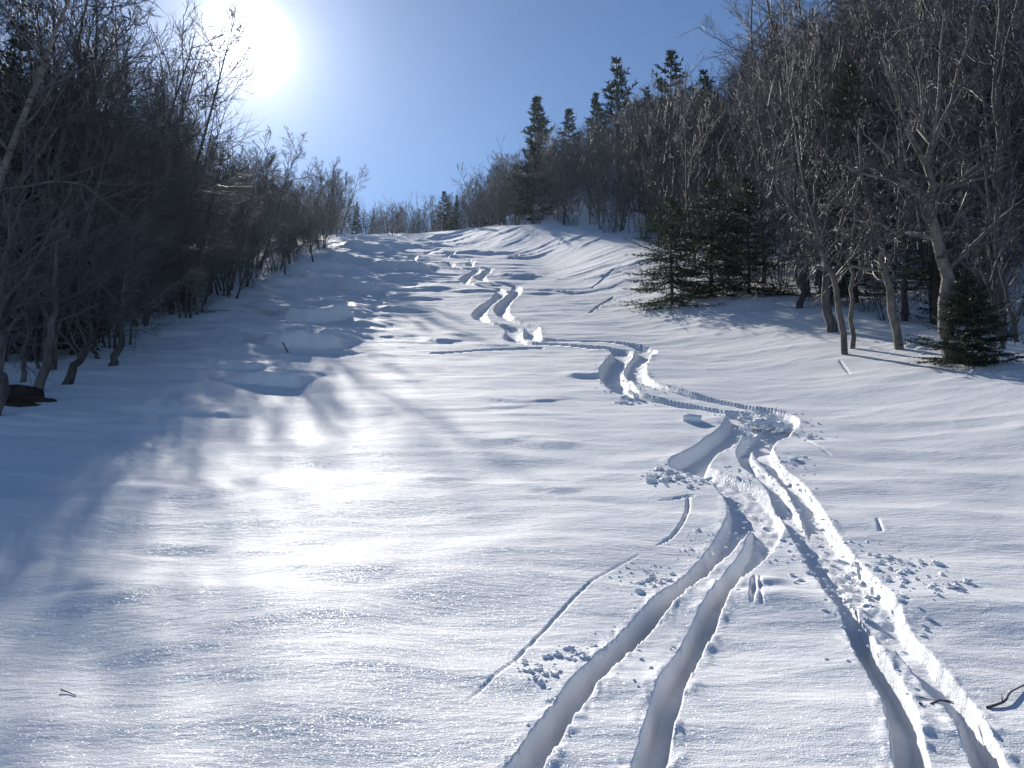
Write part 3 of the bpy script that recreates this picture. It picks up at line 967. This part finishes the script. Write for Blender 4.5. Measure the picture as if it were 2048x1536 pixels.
def reg_left(rg):
    y = math.exp(rg.uniform(math.log(11), math.log(62)))
    x = float(left_x(y)) - 0.3 - rg.uniform(0, 20) * (0.5 + 0.012 * y)
    px = to_px(x, y)
    return None if px < -120 else (x, y)


def left_zone(x, y):
    px = to_px(x, y)
    dep = 'fronting' if x > left_x(y) - 4 else 'deep inside'
    part = ('the left wood at the picture border' if px < 60 else 'the left wood above the shaded trunks' if px < 260 else
            'the left wood just left of the sun' if px < 430 else 'the left wood straight below the sun' if px < 560 else 'the thinning right end of the left wood')
    return dep + ' ' + part


def mk_left(x, y, rg):
    h = cap_height(x, y, rg.uniform(6.5, 11.0), rg, 40, 0.2)
    h = min(h, shade_limit(x, y) * rg.uniform(0.85, 1.15))
    if h < 2.0: return
    k = int(rg.integers(0, 6))
    lab = f'{STEMS[k]} backlit bare tree {left_zone(x, y)}'
    plant(bare(k, y), 'bare_tree', x, y, h, 8.0, rg.uniform(0, 6.28),
          lab, 'tree', lab.replace('bare tree', 'bare trees'), widen=rg.uniform(1.0, 1.3),
          tilt=(rg.normal(0, 0.04), rg.normal(0.04, 0.06)))


fill(78, rg, reg_left, 1.4, mk_left)


def mk_left_spruce(x, y, rg):
    h = min(cap_height(x, y, rg.uniform(4.5, 7.5), rg, 80), shade_limit(x, y) * 0.9)
    if h < 2.0: return
    lab = 'dark spruce among bare trees ' + left_zone(x, y)
    plant(SPRUCE[rg.integers(0, 4)], 'spruce_tree', x, y, h, 8.0, rg.uniform(0, 6.28),
          lab, 'tree', lab.replace('spruce', 'spruces'), widen=1.25)


fill(38, rg, lambda g: (lambda p: None if p is None or p[0] > left_x(p[1]) - 2.2 else p)(reg_left(g)), 2.2, mk_left_spruce)


def mk_shrub_left(x, y, rg):
    plant(SHRUB[rg.integers(0, 3)], 'bare_shrub', x, y, rg.uniform(1.2, 2.8), 3.0, rg.uniform(0, 6.28),
          'leafless thin-stemmed shrub ' + left_zone(x, y), 'shrub', 'leafless shrubs ' + left_zone(x, y))


fill(32, rg, lambda g: (lambda p: None if p is None or p[0] < left_x(p[1]) - 4 else p)(reg_left(g)), 1.2, mk_shrub_left)

def reg_left_far(rg):
    px = rg.uniform(415, 705)
    y = rg.uniform(28, 64)
    x = (px - 1024) / FPX * y
    return (x, y) if x < left_x(y) + 0.6 else None


fill(26, rg, reg_left_far, 1.1, mk_left)

# the close row along the front of the left wood that throws the long shade over the slope
for i, y in enumerate(np.linspace(14.0, 28.5, 18)):
    x = float(left_x(y)) - 0.5 - 1.1 * rg.uniform()
    px = to_px(x, y)
    top = max(np.interp(px + 25, SKY_PX, SKY_PY), 268) + rg.uniform(0, 45)
    h = min(row_z(top, px, y) - gz(x, y), shade_limit(x, y) * rg.uniform(0.9, 1.12))
    if i in (2, 6, 10, 14):
        plant(SPRUCE[i % 4], 'spruce_tree', x - 0.6, y, h * 0.8, 8.0, i * 1.3, ('nearest', 'second', 'third', 'farthest')[i // 4] + ' dark spruce in the front row of the left wood, counted from the border', 'tree', widen=1.5)
    else:
        k = (2, 4, 1)[i % 3]
        lab = f'{STEMS[k]} bare tree in the close front row of the left wood'
        plant(BARE[k], 'bare_tree', x, y, h, 8.0, i * 2.1, lab, 'tree', lab.replace('tree', 'trees'), widen=1.35)

# ---- far wood behind the crest
rg = np.random.default_rng(303)


def reg_far(rg):
    y = rg.uniform(70, 90)
    px = rg.uniform(640, 1010)
    x = (px - 1024) / FPX * y
    return (x, y) if right_s(x, y) > 0.5 or px < 800 else None


def far_label(x, y):
    px = to_px(x, y)
    z = ('left of the small pointed spruce' if px < 711 else 'between the pointed and the bushy far spruces' if px < 880 else 'right of the bushy far spruce')
    lab = 'small bare tree in the distant wood ' + z
    return lab, 'tree', lab.replace('tree', 'trees', 1)


def mk_far(x, y, rg):
    h = cap_height(x, y, rg.uniform(5.0, 8.0), rg, 18)
    if h < 1.8: return
    plant(BAREFAR[rg.integers(0, 6)], 'bare_tree', x, y, h, 8.0, rg.uniform(0, 6.28),
          *far_label(x, y), widen=1.3)


fill(46, rg, reg_far, 0.8, mk_far)

# ---- brush too dense and far off to count: one mass on the hillside, one behind the crest
def brush(name, label, n, region, hmin, hmax, seed):
    rg = np.random.default_rng(seed)
    B = Tubes()
    k = 0
    while k < n:
        p = region(rg)
        if p is None: continue
        x, y = p
        h = cap_height(x, y, rg.uniform(hmin, hmax), rg, 25)
        if h < 1.2: continue
        k += 1
        b = np.array([x, y, gz(x, y) - 0.2])
        st = grow(rg, b, [rg.normal(-0.05, 0.12), rg.normal(0, 0.12), 1], h + 0.2, 5, 0.07, 0.03)
        B.add(st, np.linspace(0.030, 0.010, 5), 3)
        for i in range(9):
            q, d = at_line(st, 0.2 + 0.8 * (i + rg.uniform()) / 9)
            C = grow(rg, q, side_dir(rg, d, R(rg.uniform(18, 45))), h * rg.uniform(0.14, 0.30), 3, 0.14, 0.06)
            B.add(C, [0.014, 0.011, 0.007], 3)
            for j in range(3):
                q2, d2 = at_line(C, rg.uniform(0.2, 1))
                B.add(grow(rg, q2, side_dir(rg, d2, R(rg.uniform(20, 50))), h * rg.uniform(0.06, 0.13), 2, 0.1, 0.05), [0.010, 0.006], 3)
    o = link(name, B.mesh(name, TWIG))
    tag(o, label, 'brush', kind='stuff')


def reg_hill_brush(rg):
    px = rg.uniform(950, 1700)
    y = rg.uniform(30, 88)
    x = (px - 1024) / FPX * y
    s = float(right_s(x, y))
    return (x, y) if 0.4 < s < 20 and x > -6 else None


brush('hillside_brush', 'dense fine leafless brush covering the right hillside between the trees', 520, reg_hill_brush, 3.0, 6.5, 901)
brush('distant_brush', 'closed band of fine leafless brush behind the crest of the slope', 170, reg_far, 2.5, 5.5, 902)

# ---- skyline trees one can point to: photo x, forward distance, photo row of the top
for px, y, top, kd, wd, lab in [
        (1076, 76, 198, 1, 1.25, 'tall ragged spruce, leftmost of the dark spires on the right skyline'),
        (1140, 78, 222, 3, 1.2, 'short dark spruce on the right skyline just right of the leftmost spire'),
        (1196, 78, 190, 1, 1.0, 'narrow spruce leaning out left of the widest skyline spruce'),
        (1238, 75, 124, 2, 1.3, 'widest ragged spruce standing above the right hillside skyline'),
        (1300, 74, 176, 3, 0.8, 'small slim spruce between the two biggest skyline spruces'),
        (1350, 70, 106, 2, 1.2, 'flat-topped dark conifer on the skyline left of the spreading bare tree'),
        (1562, 56, 48, 0, 1.2, 'dark spruce rising behind the spreading bare tree at upper right'),
        (1510, 58, 100, 3, 1.2, 'squat dark spruce under the crown of the spreading bare tree'),
        (711, 72, 404, 3, 0.9, 'small pointed spruce at the left end of the distant treeline'),
        (886, 74, 384, 3, 1.3, 'bushy spruce in the middle of the distant treeline'),
        (912, 76, 392, 1, 0.8, 'slim spruce right beside the bushy one in the distant treeline')]:
    x = (px - 1024) / FPX * y
    h = row_z(top, px, y) - gz(x, y)
    h = max(3.0, min(h, 15))
    plant(FARSPRUCE[kd], 'spruce_tree', x, y, h, 8.0, px * 0.37, lab, 'tree', widen=wd * (0.85 if h > 11 else 1.05))

# the spreading bare tree against the sky, upper right
SPREAD = bare_variant(71, 2, 15, 24, 9, 7, H=8.0, r0=0.10, ang=(32, 62), t0=0.30, len1=3.2, up=0.045, wob=0.07)
x = (1545 - 1024) / FPX * 38
plant(SPREAD, 'bare_tree', x, 38, row_z(-60, 1545, 38) - gz(x, 38), 8.0, 2.2, 'large spreading bare tree with crown against the sky at upper right', 'tree', tilt=(0, -0.12))
x = (1640 - 1024) / FPX * 34
plant(BARE[1], 'bare_tree', x, 34, row_z(-200, 1640, 34) - gz(x, 34), 8.0, 1.2, 'tall twin-stemmed bare tree just right of the spreading skyline tree', 'tree')

# left wood: trees whose crowns stand out against the sky
LEFTFAR = [bare_variant(83, 5, 26, 16, 8, 6, r0=0.06, ang=(18, 40), up=0.05, twig_r=0.012, t0=0.1), bare_variant(84, 3, 14, 22, 8, 6, r0=0.07, ang=(22, 45), up=0.07, twig_r=0.011, t0=0.12)]
LEFTBIG = [bare_variant(81, 3, 15, 20, 9, 7, r0=0.075, ang=(22, 45), up=0.07, twig_r=0.0065),
           bare_variant(82, 4, 22, 16, 9, 7, r0=0.065, ang=(22, 48), up=0.06, twig_r=0.0065)]
for px, y, top, kd, rz, tl, lab in [
        (255, 24, -60, 0, 0.4, 0.10, 'tall bare tree whose crown reaches rightward beside the sun'),
        (150, 18, -220, 1, 1.9, 0.05, 'large many-stemmed bare tree left of the crown beside the sun'),
        (40, 15, -300, 0, 3.0, 0.06, 'tall bare tree at the left border of the picture'),
        (330, 29, 190, 1, 4.1, 0.16, 'bare tree leaning right with low fan of branches under the sun'),
        (505, 36, 262, 0, 5.2, 0.02, 'bare tree directly below the sun in the left wood'),
        (640, 48, 312, 1, 0.9, 0.02, 'round fan-shaped bare tree at the right end of the left wood'),
        (580, 44, 352, 1, 2.4, 0.0, 'low bare tree left of the round fan-shaped one')]:
    x = (px - 1024) / FPX * y
    plant(LEFTFAR[1 - kd] if y > 34 else LEFTBIG[kd], 'bare_tree', x, y, max(3, row_z(top, px, y) - gz(x, y)), 8.0, rz, lab, 'tree', tilt=(0, tl))

# ---- young spruces on the right-hand edge
for px, py, hgt, kd, wd, lab in [
        (1345, 610, 3.4, 0, 1.2, 'bushy young spruce at the corner of the right wood, lowest boughs on sunlit snow'),
        (1420, 594, 3.8, 1, 1.25, 'dark young spruce just right of the bushy corner spruce'),
        (1500, 588, 3.6, 0, 1.0, 'dark spruce at the right end of the row of young spruces')]:
    p = hit(px, py)
    plant(YOUNG[kd], 'spruce_tree', p[0], p[1], hgt, 4.4, px * 0.21, lab, 'tree', 'young spruces at the right forest edge', widen=wd)
p = hit(1940, 728)
plant(YOUNG[2], 'spruce_sapling', p[0], p[1], 1.4, 1.7, 0.6, 'small snow-dusted spruce sapling near the right border', 'tree', 'young spruces at the right forest edge')


# ---- birch trunks of the right forest edge, traced stem by stem
def hero(name, pts, y0, r_base, r_top, forks, seed, label, mat=BIRCH, n1=14, n2=6, n3=5, len1=1.5, t0=0.35, lean_y=0.0):
    """pts: photo positions up the stem, first one at the ground; stem stands at its own forward distance y0"""
    rg = np.random.default_rng(seed)
    b = np.array([(pts[0][0] - 1024) / FPX * y0, y0, 0.0]); b[2] = gz(b[0], y0)
    P = []
    for i, (px, py) in enumerate(pts):
        yy = y0 + lean_y * i
        d = pix_dir(px, py)
        P.append(np.array([d[0] / d[1] * yy, yy, CAM_H + d[2] / d[1] * yy]) - b)
    P[0] = np.array([0, 0, 0.0])
    P = np.array([P[0] + np.array([0.02, 0, -0.4])] + P)
    # resample smoothly
    t = np.linspace(0, len(P) - 1, 16)
    Q = np.stack([np.interp(t, np.arange(len(P)), P[:, k]) for k in range(3)], axis=1)
    Q[1:-1] = (Q[:-2] + 2 * Q[1:-1] + Q[2:]) / 4
    Q[3:] += rg.normal(0, 0.35, (13, 3)) * r_base
    S = Tubes(); B = Tubes()
    rr = r_base + (0.014 - r_base) * np.linspace(0, 1, 16) ** 0.85; rr[0] *= 1.4; rr[1] *= 1.15
    S.add(Q, rr, 10)
    branch_out(rg, B, Q, r_base, n1, n2 + 1, n3 + 2, len1, t0=t0, ang=(35, 75), up=0.03, twig_r=0.0055, wob=0.17)
    for (tf, px, py, rf) in forks:
        p, d = at_line(Q, tf)
        dd = pix_dir(px, py); yy = y0 + rg.uniform(-0.8, 0.3)
        e = np.array([dd[0] / dd[1] * yy, yy, CAM_H + dd[2] / dd[1] * yy]) - b
        mid = (p + e) / 2 + np.array([0, 0, -0.12]) + rg.normal(0, 0.08, 3)
        q3 = p * 0.25 + mid * 0.75 + rg.normal(0, 0.04, 3); q4 = mid * 0.5 + e * 0.5 + rg.normal(0, 0.07, 3)
        C = np.array([p, q3, mid, q4, e])
        t_ = np.linspace(0, 4, 9)
        C = np.stack([np.interp(t_, np.arange(5), C[:, k]) for k in range(3)], axis=1)
        S.add(C, np.linspace(rf, 0.012, 9), 7)
        branch_out(rg, B, C, rf, 9, 5, 4, 1.1, t0=0.25, ang=(30, 65), up=0.03, twig_r=0.005, wob=0.16)
    r = empty(name, b.tolist())
    link('trunk', S.mesh('trunk', mat), r)
    link('crown', B.mesh('crown', TWIG), r)
    tag(r, label, 'tree', 'pale trunks at the right forest edge')


hero('birch_tree', [(1908, 690), (1893, 590), (1878, 480), (1862, 390), (1848, 310), (1852, 220), (1838, 120)], 13.5, 0.165, 0.06,
     [(0.56, 1725, 265, 0.055), (0.60, 2010, 330, 0.05), (0.44, 1700, 440, 0.04), (0.66, 1760, 100, 0.05), (0.68, 1945, 60, 0.05), (0.55, 1690, 330, 0.035), (0.72, 1890, 20, 0.04)], 501,
     'thickest pale birch at far right with wide forking limbs', len1=1.8)
hero('birch_tree', [(1802, 657), (1783, 600), (1768, 540), (1756, 480), (1738, 400), (1712, 310), (1716, 230)], 15.0, 0.10, 0.03,
     [(0.42, 1640, 480, 0.03), (0.42, 1800, 420, 0.03), (0.55, 1650, 300, 0.03)], 502, 'slender birch leaning left beside the thickest birch')
hero('birch_tree', [(1692, 664), (1676, 600), (1658, 540), (1646, 490), (1622, 420), (1600, 330), (1590, 220)], 15.2, 0.075, 0.025,
     [(0.5, 1700, 380, 0.025), (0.6, 1540, 330, 0.025)], 503, 'thin pale stem leaning left in front of the stout grey trunk')
hero('bare_tree', [(1668, 642), (1652, 560), (1642, 480), (1630, 400), (1640, 300)], 17.5, 0.15, 0.05,
     [(0.5, 1580, 300, 0.04)], 504, 'stout grey trunk behind the thin left-leaning pale stem', mat=BARK)
hero('birch_tree', [(1706, 655), (1704, 600), (1700, 540), (1706, 470), (1718, 400), (1712, 300)], 15.6, 0.06, 0.02,
     [(0.4, 1760, 470, 0.02)], 505, 'short thin stem right beside the thin left-leaning pale stem', n1=9)
hero('birch_tree', [(1812, 628), (1812, 560), (1806, 500), (1818, 420), (1802, 330), (1812, 250)], 18.0, 0.105, 0.04,
     [(0.55, 1860, 250, 0.03)], 506, 'straight grey stem behind the slender left-leaning birch', mat=BARK)
hero('bare_tree', [(1605, 606), (1602, 540), (1596, 470), (1590, 380), (1584, 240)], 21.0, 0.12, 0.04, [], 507, 'dark trunk at the left end of the trunks on the right', mat=BARK)
hero('bare_tree', [(1686, 585), (1688, 520), (1686, 440), (1690, 340), (1686, 180)], 22.5, 0.16, 0.05, [], 508, 'dark upright trunk set back between the two leaning pale stems', mat=BARK)
hero('bare_tree', [(2040, 660), (2010, 580), (1990, 500), (1976, 400), (1960, 260)], 14.5, 0.05, 0.02, [(0.5, 2040, 420, 0.02)], 509, 'thin dark stem leaning left near the right border', mat=BARK, n1=9)
hero('bare_tree', [(2010, 690), (1990, 610), (1965, 540), (1935, 450), (1915, 330)], 14.0, 0.045, 0.018, [(0.5, 1990, 420, 0.02)], 510, 'thin dark stem right of the spruce sapling', mat=BARK, n1=9)
hero('bare_tree', [(1990, 640), (2000, 560), (2012, 470), (2020, 360), (2030, 220)], 16.5, 0.07, 0.02, [], 511, 'dark stem leaning right by the right border', mat=BARK, n1=10)

# trunks at the foot of the left wood
for i, (pts, y0, rb, lab) in enumerate([
        ([(-8, 815), (-4, 700), (2, 560), (10, 380)], 10.2, 0.17, 'thick dark trunk cut by the left border'),
        ([(70, 782), (96, 700), (112, 620), (116, 540), (124, 430)], 12.0, 0.10, 'dark trunk bending right above the earth bank'),
        ([(125, 782), (150, 740), (172, 690), (180, 600), (196, 470)], 12.6, 0.10, 'dark trunk curving from the snow right of the earth bank'),
        ([(225, 758), (238, 700), (246, 620), (250, 540), (262, 430)], 14.5, 0.10, 'straight dark trunk at the right end of the shaded left trunks'),
        ([(190, 768), (188, 700), (196, 620), (204, 500)], 15.0, 0.06, 'slim dark stem in the middle of the shaded left trunks'),
        ([(46, 788), (48, 720), (54, 640), (60, 480)], 13.0, 0.06, 'slim dark stem between the border trunk and the bending trunk')]):
    hero('bare_tree', pts, y0, rb, 0.03, [], 600 + i, lab, mat=BARK, n1=14, t0=0.5, len1=2.0)

# dark bare earth under the left trunks
rg = np.random.default_rng(5)
p = hit(20, 812)
v, f = lump(rg, 1.0, 4, (0.75, 0.5, 0.22), 0.35)
o = link('earth_bank', mesh_np('earth_bank', v, f, EARTH))
o.location = (p[0] - 0.25, p[1] + 0.35, p[2] + 0.02)
tag(o, 'patch of dark bare earth showing through snow at the foot of the left trunks', 'earth')

# ------------------------------------------------------------------ snow chunks and crumbs beside the tracks
rg = np.random.default_rng(77)
LUMPS = []
for k in range(7):
    v, f = lump(rg, 1.0, 2, (1.25, 0.85, 0.62), 0.5)
    LUMPS.append(mesh_np('snow_clod', v, f, SNOW, smooth=False))
CRUMB_V = []; CRUMB_F = []; CN = 0
CLUSTERS = [  # centre px, py, spread px, py, biggest m, how many single, how many crumbs, label
    (1078, 1345, 40, 28, 0.017, 14, 30, 'snow clod in the loose group left of the lowest left groove'),
    (1165, 1300, 40, 16, 0.018, 10, 40, 'small snow clod in the second group up along the left groove'),
    (1300, 1150, 55, 26, 0.022, 14, 90, 'snow clod spilled left of the track below its left bend'),
    (1400, 1090, 50, 22, 0.018, 6, 60, 'small snow clod lying close under the left bend of the left track'),
    (1325, 950, 38, 18, 0.045, 14, 60, 'large snow clod thrown out at the left-hand bend of the left track'),
    (1390, 965, 30, 12, 0.03, 6, 30, 'snow clod below the hollow of the left-hand bend'),
    (1800, 1140, 75, 34, 0.026, 16, 80, 'snow clod scattered right of the churned right track'),
    (1900, 1180, 35, 14, 0.028, 6, 14, 'snow clod in the outermost group right of the right track'),
    (1590, 930, 40, 14, 0.03, 6, 40, 'snow clod right of the right track below its upper bend'),
    (1530, 845, 36, 12, 0.085, 12, 40, 'chunky snow block heaped in the upper bend of the right track'),
    (1495, 850, 20, 14, 0.06, 8, 30, 'snow block heaped between the two tracks at the upper bend'),
    (1265, 800, 30, 8, 0.06, 6, 40, 'snow clod below the hollow of the middle bend'),
    (1625, 875, 25, 9, 0.035, 5, 16, 'small snow clod out on smooth snow right of the upper bend'),
    (1800, 690, 60, 14, 0.07, 10, 20, 'snow lump fallen from the trees left of the spruce sapling'),
    (1700, 1160, 30, 45, 0.026, 14, 60, 'snow block lying in the churned part of the right track')]
for cx, cy, sx, sy, big, n1, n2, lab in CLUSTERS:
    for k in range(n1 + n2):
        px, py = cx + rg.normal(0, sx * 0.6), cy + rg.normal(0, sy * 0.6)
        if 700 < cy < 1180 and cx > 1750: py += (px - cx) * 0.25
        p = hit(px, py)
        z = gz(p[0], p[1])
        inside = lab.startswith('snow block') or lab.startswith('chunky')
        if k < n1:
            s = big * rg.uniform(0.55, 1.15)
            o = link('snow_clod', LUMPS[rg.integers(0, 7)])
            o.location = (p[0], p[1], z + s * (0.25 if not inside else -0.4))
            o.scale = (s, s, s)
            o.rotation_euler = (rg.uniform(-0.3, 0.3), rg.uniform(-0.3, 0.3), rg.uniform(0, 6.28))
            tag(o, lab, 'snow clod', lab.replace('snow clod', 'snow clods', 1) if 'snow clod ' in lab else lab + ' group')
        else:
            s = big * rg.uniform(0.12, 0.42)
            v, f = lump(rg, s, 1, (1.25, 0.8, 0.6), 0.5)
            CRUMB_V.append(v + np.array([p[0], p[1], z + s * (0.3 if not inside else -0.5)])); CRUMB_F.append(f + CN); CN += len(v)
EDGE_CRUMBS = []
for A in TRACK_A + TRACK_B:                       # crumbs along the broken trench edges
    for i in range(len(A) - 1):
        if A[i, 1] > 22: continue
        d = A[i + 1, :2] - A[i, :2]; L = np.linalg.norm(d)
        nrm = np.array([-d[1], d[0]]) / (L + 1e-9)
        for q in range(rg.poisson(L * (4 + 34 * A[i, 4]))):
            sg = -1 if rg.uniform() < 0.5 else 1
            off = sg * (A[i, 2] * 0.5 + 0.02 + abs(rg.normal(0, 0.045 + 0.1 * A[i, 4])))
            c = A[i, :2] + d * rg.uniform() + nrm * off
            s = rg.uniform(0.003, 0.011) * (1 + A[i, 4])
            v, f = lump(rg, s, 1, (1.25, 0.8, 0.6), 0.5)
            EDGE_CRUMBS.append((v, f, c[0], c[1], s * 0.3))
zz = gz_many(np.array([e[2] for e in EDGE_CRUMBS]), np.array([e[3] for e in EDGE_CRUMBS]))
for (v, f, cx, cy, dz), z in zip(EDGE_CRUMBS, zz):
    CRUMB_V.append(v + np.array([cx, cy, z + dz])); CRUMB_F.append(f + CN); CN += len(v)
o = link('snow_crumbs', mesh_np('snow_crumbs', np.concatenate(CRUMB_V), np.concatenate(CRUMB_F), SNOW, smooth=False))
tag(o, 'fine snow crumbs strewn beside the ski tracks', 'snow crumbs', kind='stuff')

# the cut block of snow lying alone above the left bend
rg = np.random.default_rng(9)
S = Tubes()
S.add(np.array([[-0.16, 0, 0], [-0.155, 0, 0], [-0.05, 0, 0.004], [0.06, 0, 0.002], [0.15, 0, 0], [0.152, 0, 0]]), [0.001, 0.062, 0.075, 0.072, 0.078, 0.001], 9)
me = S.mesh('snow_block', SNOW)
co = np.array([q.co[:] for q in me.vertices]); co += 0.012 * np.stack([noise2(co[:, 0] * 30, co[:, 1] * 30 + k, 60 + k) for k in range(3)], axis=1)
me.vertices.foreach_set('co', co.astype(np.float32).ravel())
p = hit(1385, 846)
o = link('snow_block', me); o.scale = (0.75, 0.75, 0.75); o.location = (p[0], p[1], gz(p[0], p[1]) + 0.03); o.rotation_euler = (0.1, 0.14, R(-12))
tag(o, 'log-shaped block of snow lying alone left of the upper bend', 'snow block')


# ------------------------------------------------------------------ twigs lying on and standing in the snow
def stick(name, pts, lift, rad, label, group=None, mat=TWIG, forks=()):
    P = []
    for (px, py), l in zip(pts, lift):
        q = hit(px, py); P.append([q[0], q[1], gz(q[0], q[1]) + l])
    P = np.array(P); b = P[0].copy()
    S = Tubes()
    t = np.linspace(0, len(P) - 1, 10)
    Q = np.stack([np.interp(t, np.arange(len(P)), P[:, k]) for k in range(3)], axis=1) - b
    S.add(Q, np.linspace(rad, rad * 0.5, 10), 6)
    for tf, vec in forks:
        p_, d_ = at_line(Q, tf)
        S.add(np.array([p_, p_ + np.array(vec) * 0.5 + [0, 0, 0.003], p_ + np.array(vec)]), [rad * 0.6, rad * 0.5, rad * 0.25], 5)
    o = link(name, S.mesh(name, mat)); o.location = b.tolist()
    tag(o, label, 'twig', group)


stick('fallen_twig', [(1974, 1412), (1992, 1408), (2012, 1402), (2018, 1388), (2060, 1366)], [.006, .009, .012, .015, .01], 0.0065, 'dark crooked twig lying on snow at the lower right border', forks=((0.4, (0.03, 0.05, 0.02)),))
stick('fallen_twig', [(1862, 1408), (1880, 1400), (1908, 1404)], [.005, .012, .006], 0.006, 'short dark twig between the two lowest right grooves', forks=((0.5, (0.05, -0.02, 0.0)),))
stick('fallen_twig', [(1812, 1385), (1850, 1394), (1872, 1400)], [.004, .006, .006], 0.003, 'thin twig running up to the short dark twig in the right track')
stick('fallen_twig', [(122, 1382), (136, 1384), (152, 1390)], [.012, .006, .003], 0.004, 'tiny dark twig poking out of snow at lower left')
stick('fallen_twig', [(1838, 1408), (1845, 1409)], [.006, .006], 0.008, 'stub of bark left of the short dark twig')
# a leaning stake by the drifts on the left
p = hit(575, 712)
S = Tubes(); S.add(np.array([[0.07, 0, -0.12], [0.0, 0, 0.02], [-0.12, 0.03, 0.22]]), [0.016, 0.016, 0.014], 6)
o = link('wooden_stake', S.mesh('wooden_stake', BARK)); o.location = (p[0], p[1], gz(p[0], p[1]))
tag(o, 'short stake leaning left out of the drifts below the sun', 'stake')

# ------------------------------------------------------------------ haze: thin frosty air lit by the sun
def haze():
    x0, x1, y0, y1, z0, z1 = -230, 230, -30, 200, -3, 75
    V = [(x, y, z) for x in (x0, x1) for y in (y0, y1) for z in (z0, z1)]
    F = [(0, 1, 3, 2), (4, 6, 7, 5), (0, 4, 5, 1), (2, 3, 7, 6), (0, 2, 6, 4), (1, 5, 7, 3)]
    m, n, out = new_mat('haze')
    pv = n.nodes.new('ShaderNodeVolumePrincipled')
    pv.inputs['Density'].default_value = 0.00014
    pv.inputs['Anisotropy'].default_value = 0.72
    pv.inputs['Color'].default_value = (0.62, 0.78, 1.0, 1)
    n.links.new(pv.outputs[0], out.inputs['Volume'])
    o = link('haze', mesh_np('haze', np.array(V, float), np.array(F), m, smooth=False))
    o['kind'] = 'stuff'
    o['label'] = 'thin bright frosty haze in the air'
haze()
